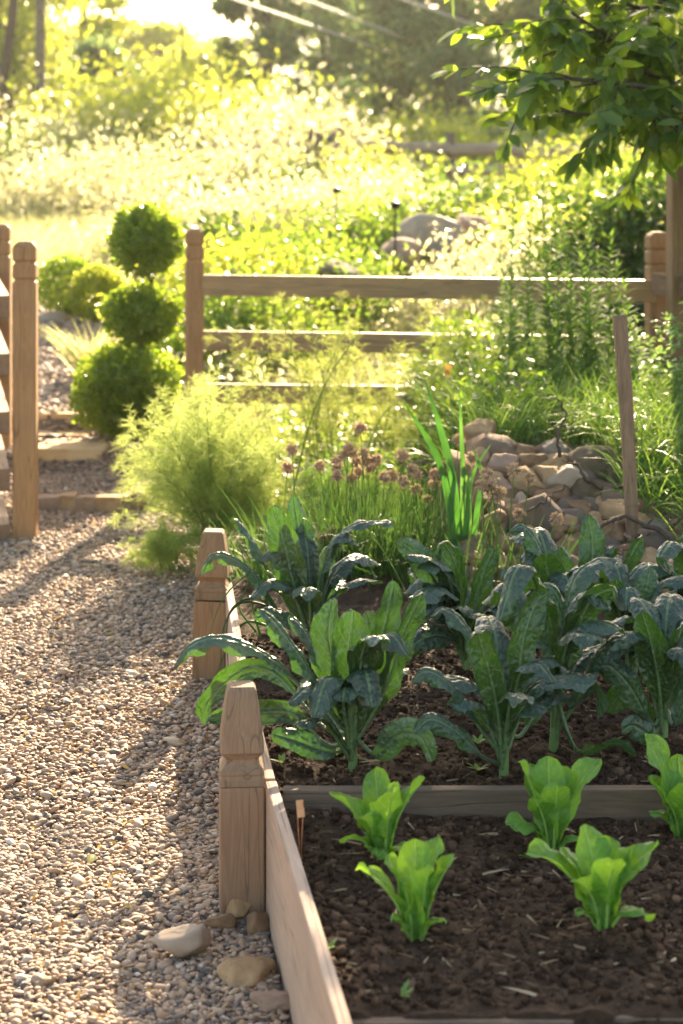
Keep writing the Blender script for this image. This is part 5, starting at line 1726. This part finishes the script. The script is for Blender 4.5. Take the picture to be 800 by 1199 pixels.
g = np.random.RandomState(91)
tb = np.array([4.6, 13.2, float(terr(4.6, 13.2)) - .1])
root = empty('unseen_shade_tree', tb, 'unseen broad tree added beyond the right edge, its high crown shading the beds', 'tree')  # added out of view, crown shaped to throw dappled shade on beds and gravel
mbb, mbl_ = MB(), MB()
tr_, _ = catmull([tb, tb + [-.1, 0, 2.2], tb + [-.5, 0, 4.2], tb + [-.8, 0, 6.6]], 26)
tube(mbb, tr_ - tb, np.linspace(.22, .06, 26), 10)
for k in range(150):
    z = 3.5 + 3.6 * g.rand()
    x = .95 + (z - 3.4) * .55 + (4.6 - .6 * (z - 3.4)) * g.rand() ** .9
    c = np.array([x, 11.4 + 3.6 * g.rand(), z])
    if z < 1.8 + (190 + 25) * c[1] / F + .25: c[2] = 1.8 + 215 * c[1] / F + .3
    m_ = int(150 * (.5 + g.rand()))
    P = c + g.randn(m_, 3) * [.24, .24, .15]
    leaves(mbl_, P - tb, g.randn(m_, 3) * [1, 1, .5] - [0, 0, .3], g.randn(m_, 3) * .6 + [0, 0, 1], .085 + .05 * g.rand(m_), .055, .22, shape='lance')
    if k % 2 == 0:
        st_ = tr_[8 + int(15 * g.rand())]
        tube(mbb, catmull([st_, (st_ + c) / 2 + [0, 0, .1], c], 10)[0] - tb, np.linspace(.035, .006, 10), 5)
mbl_.build('crown', M['near_leaf'], root)
mbb.build('trunk', M['bark'], root)

# ------------------------------------------------------------------ far hill
xs = np.linspace(-900, 900, 200); ys = np.linspace(850, 1400, 60)
o = grid_obj('hill', xs, ys, lambda X, Y: 10 + (80 + 16 * fbm(np.stack([X * .004, Y * .004, X * 0], -1), 5)) * sstep(850, 1250, Y), M['hill'])
tag(o, kind='structure')

# ------------------------------------------------------------------ haze
AIR = .00035
if AIR:
    m, nt, out = newmat('summer_haze')
    pv = nt.nodes.new('ShaderNodeVolumePrincipled')
    pv.inputs['Color'].default_value = (1, .97, .9, 1)
    pv.inputs['Density'].default_value = AIR
    pv.inputs['Anisotropy'].default_value = .55
    nt.links.new(pv.outputs[0], out.inputs['Volume'])
    me = bpy.data.meshes.new('haze')
    bm = bmesh.new(); bmesh.ops.create_cube(bm, size=1); bm.to_mesh(me); bm.free()
    me.materials.append(m)
    o = bpy.data.objects.new('haze', me); C.objects.link(o)
    o.scale = (3200, 1700, 128); o.location = (0, 740, 61)
    tag(o, 'warm pale haze in the sunlit air', 'haze', kind='stuff')

# ------------------------------------------------------------------ light
SUN_EL, SUN_AZ = 23., 9.
w = bpy.data.worlds.new('World'); bpy.context.scene.world = w
w.use_nodes = True
nt = w.node_tree
bg = nt.nodes['Background']
sky = nt.nodes.new('ShaderNodeTexSky'); sky.sky_type = 'NISHITA'; sky.sun_disc = False
sky.sun_elevation = R(SUN_EL); sky.sun_rotation = R(SUN_AZ)
sky.air_density = 1.; sky.dust_density = 1.6; sky.ozone_density = 1.
nt.links.new(mixc(nt, 1., sky.outputs[0], (1, .90, .76), 'MULTIPLY'), bg.inputs[0]); bg.inputs[1].default_value = .1
sl = bpy.data.lights.new('sun', 'SUN'); sl.energy = 5.; sl.angle = R(.5); sl.color = (1, .78, .50)
so = bpy.data.objects.new('sun', sl); C.objects.link(so)
d = Vector((math.sin(R(SUN_AZ)) * math.cos(R(SUN_EL)), math.cos(R(SUN_AZ)) * math.cos(R(SUN_EL)), math.sin(R(SUN_EL))))
so.rotation_euler = d.to_track_quat('Z', 'Y').to_euler()
so.location = d * 50

# ------------------------------------------------------------------ camera
cam = bpy.data.cameras.new('camera')
cam.sensor_width = 36; cam.lens = F / 1199 * 36
cam.shift_y = -(599.5 - HY) / 1199
cam.clip_start = .05; cam.clip_end = 5000
cam.dof.use_dof = True; cam.dof.focus_distance = 4.4; cam.dof.aperture_fstop = 66 / 14.5
co = bpy.data.objects.new('camera', cam); C.objects.link(co)
co.location = (0, 0, H); co.rotation_euler = (R(90), 0, 0)
sc = bpy.context.scene
sc.camera = co
sc.view_settings.view_transform = 'Standard'
sc.view_settings.look = 'None'
sc.view_settings.exposure = 2.5
sc.view_settings.gamma = 1
sc.render.engine = 'CYCLES'
cy = sc.cycles
cy.use_denoising = True
cy.max_bounces = 8; cy.diffuse_bounces = 4; cy.glossy_bounces = 2; cy.transmission_bounces = 6; cy.transparent_max_bounces = 8; cy.volume_bounces = 0
cy.caustics_reflective = False; cy.caustics_refractive = False
cy.sample_clamp_indirect = 6
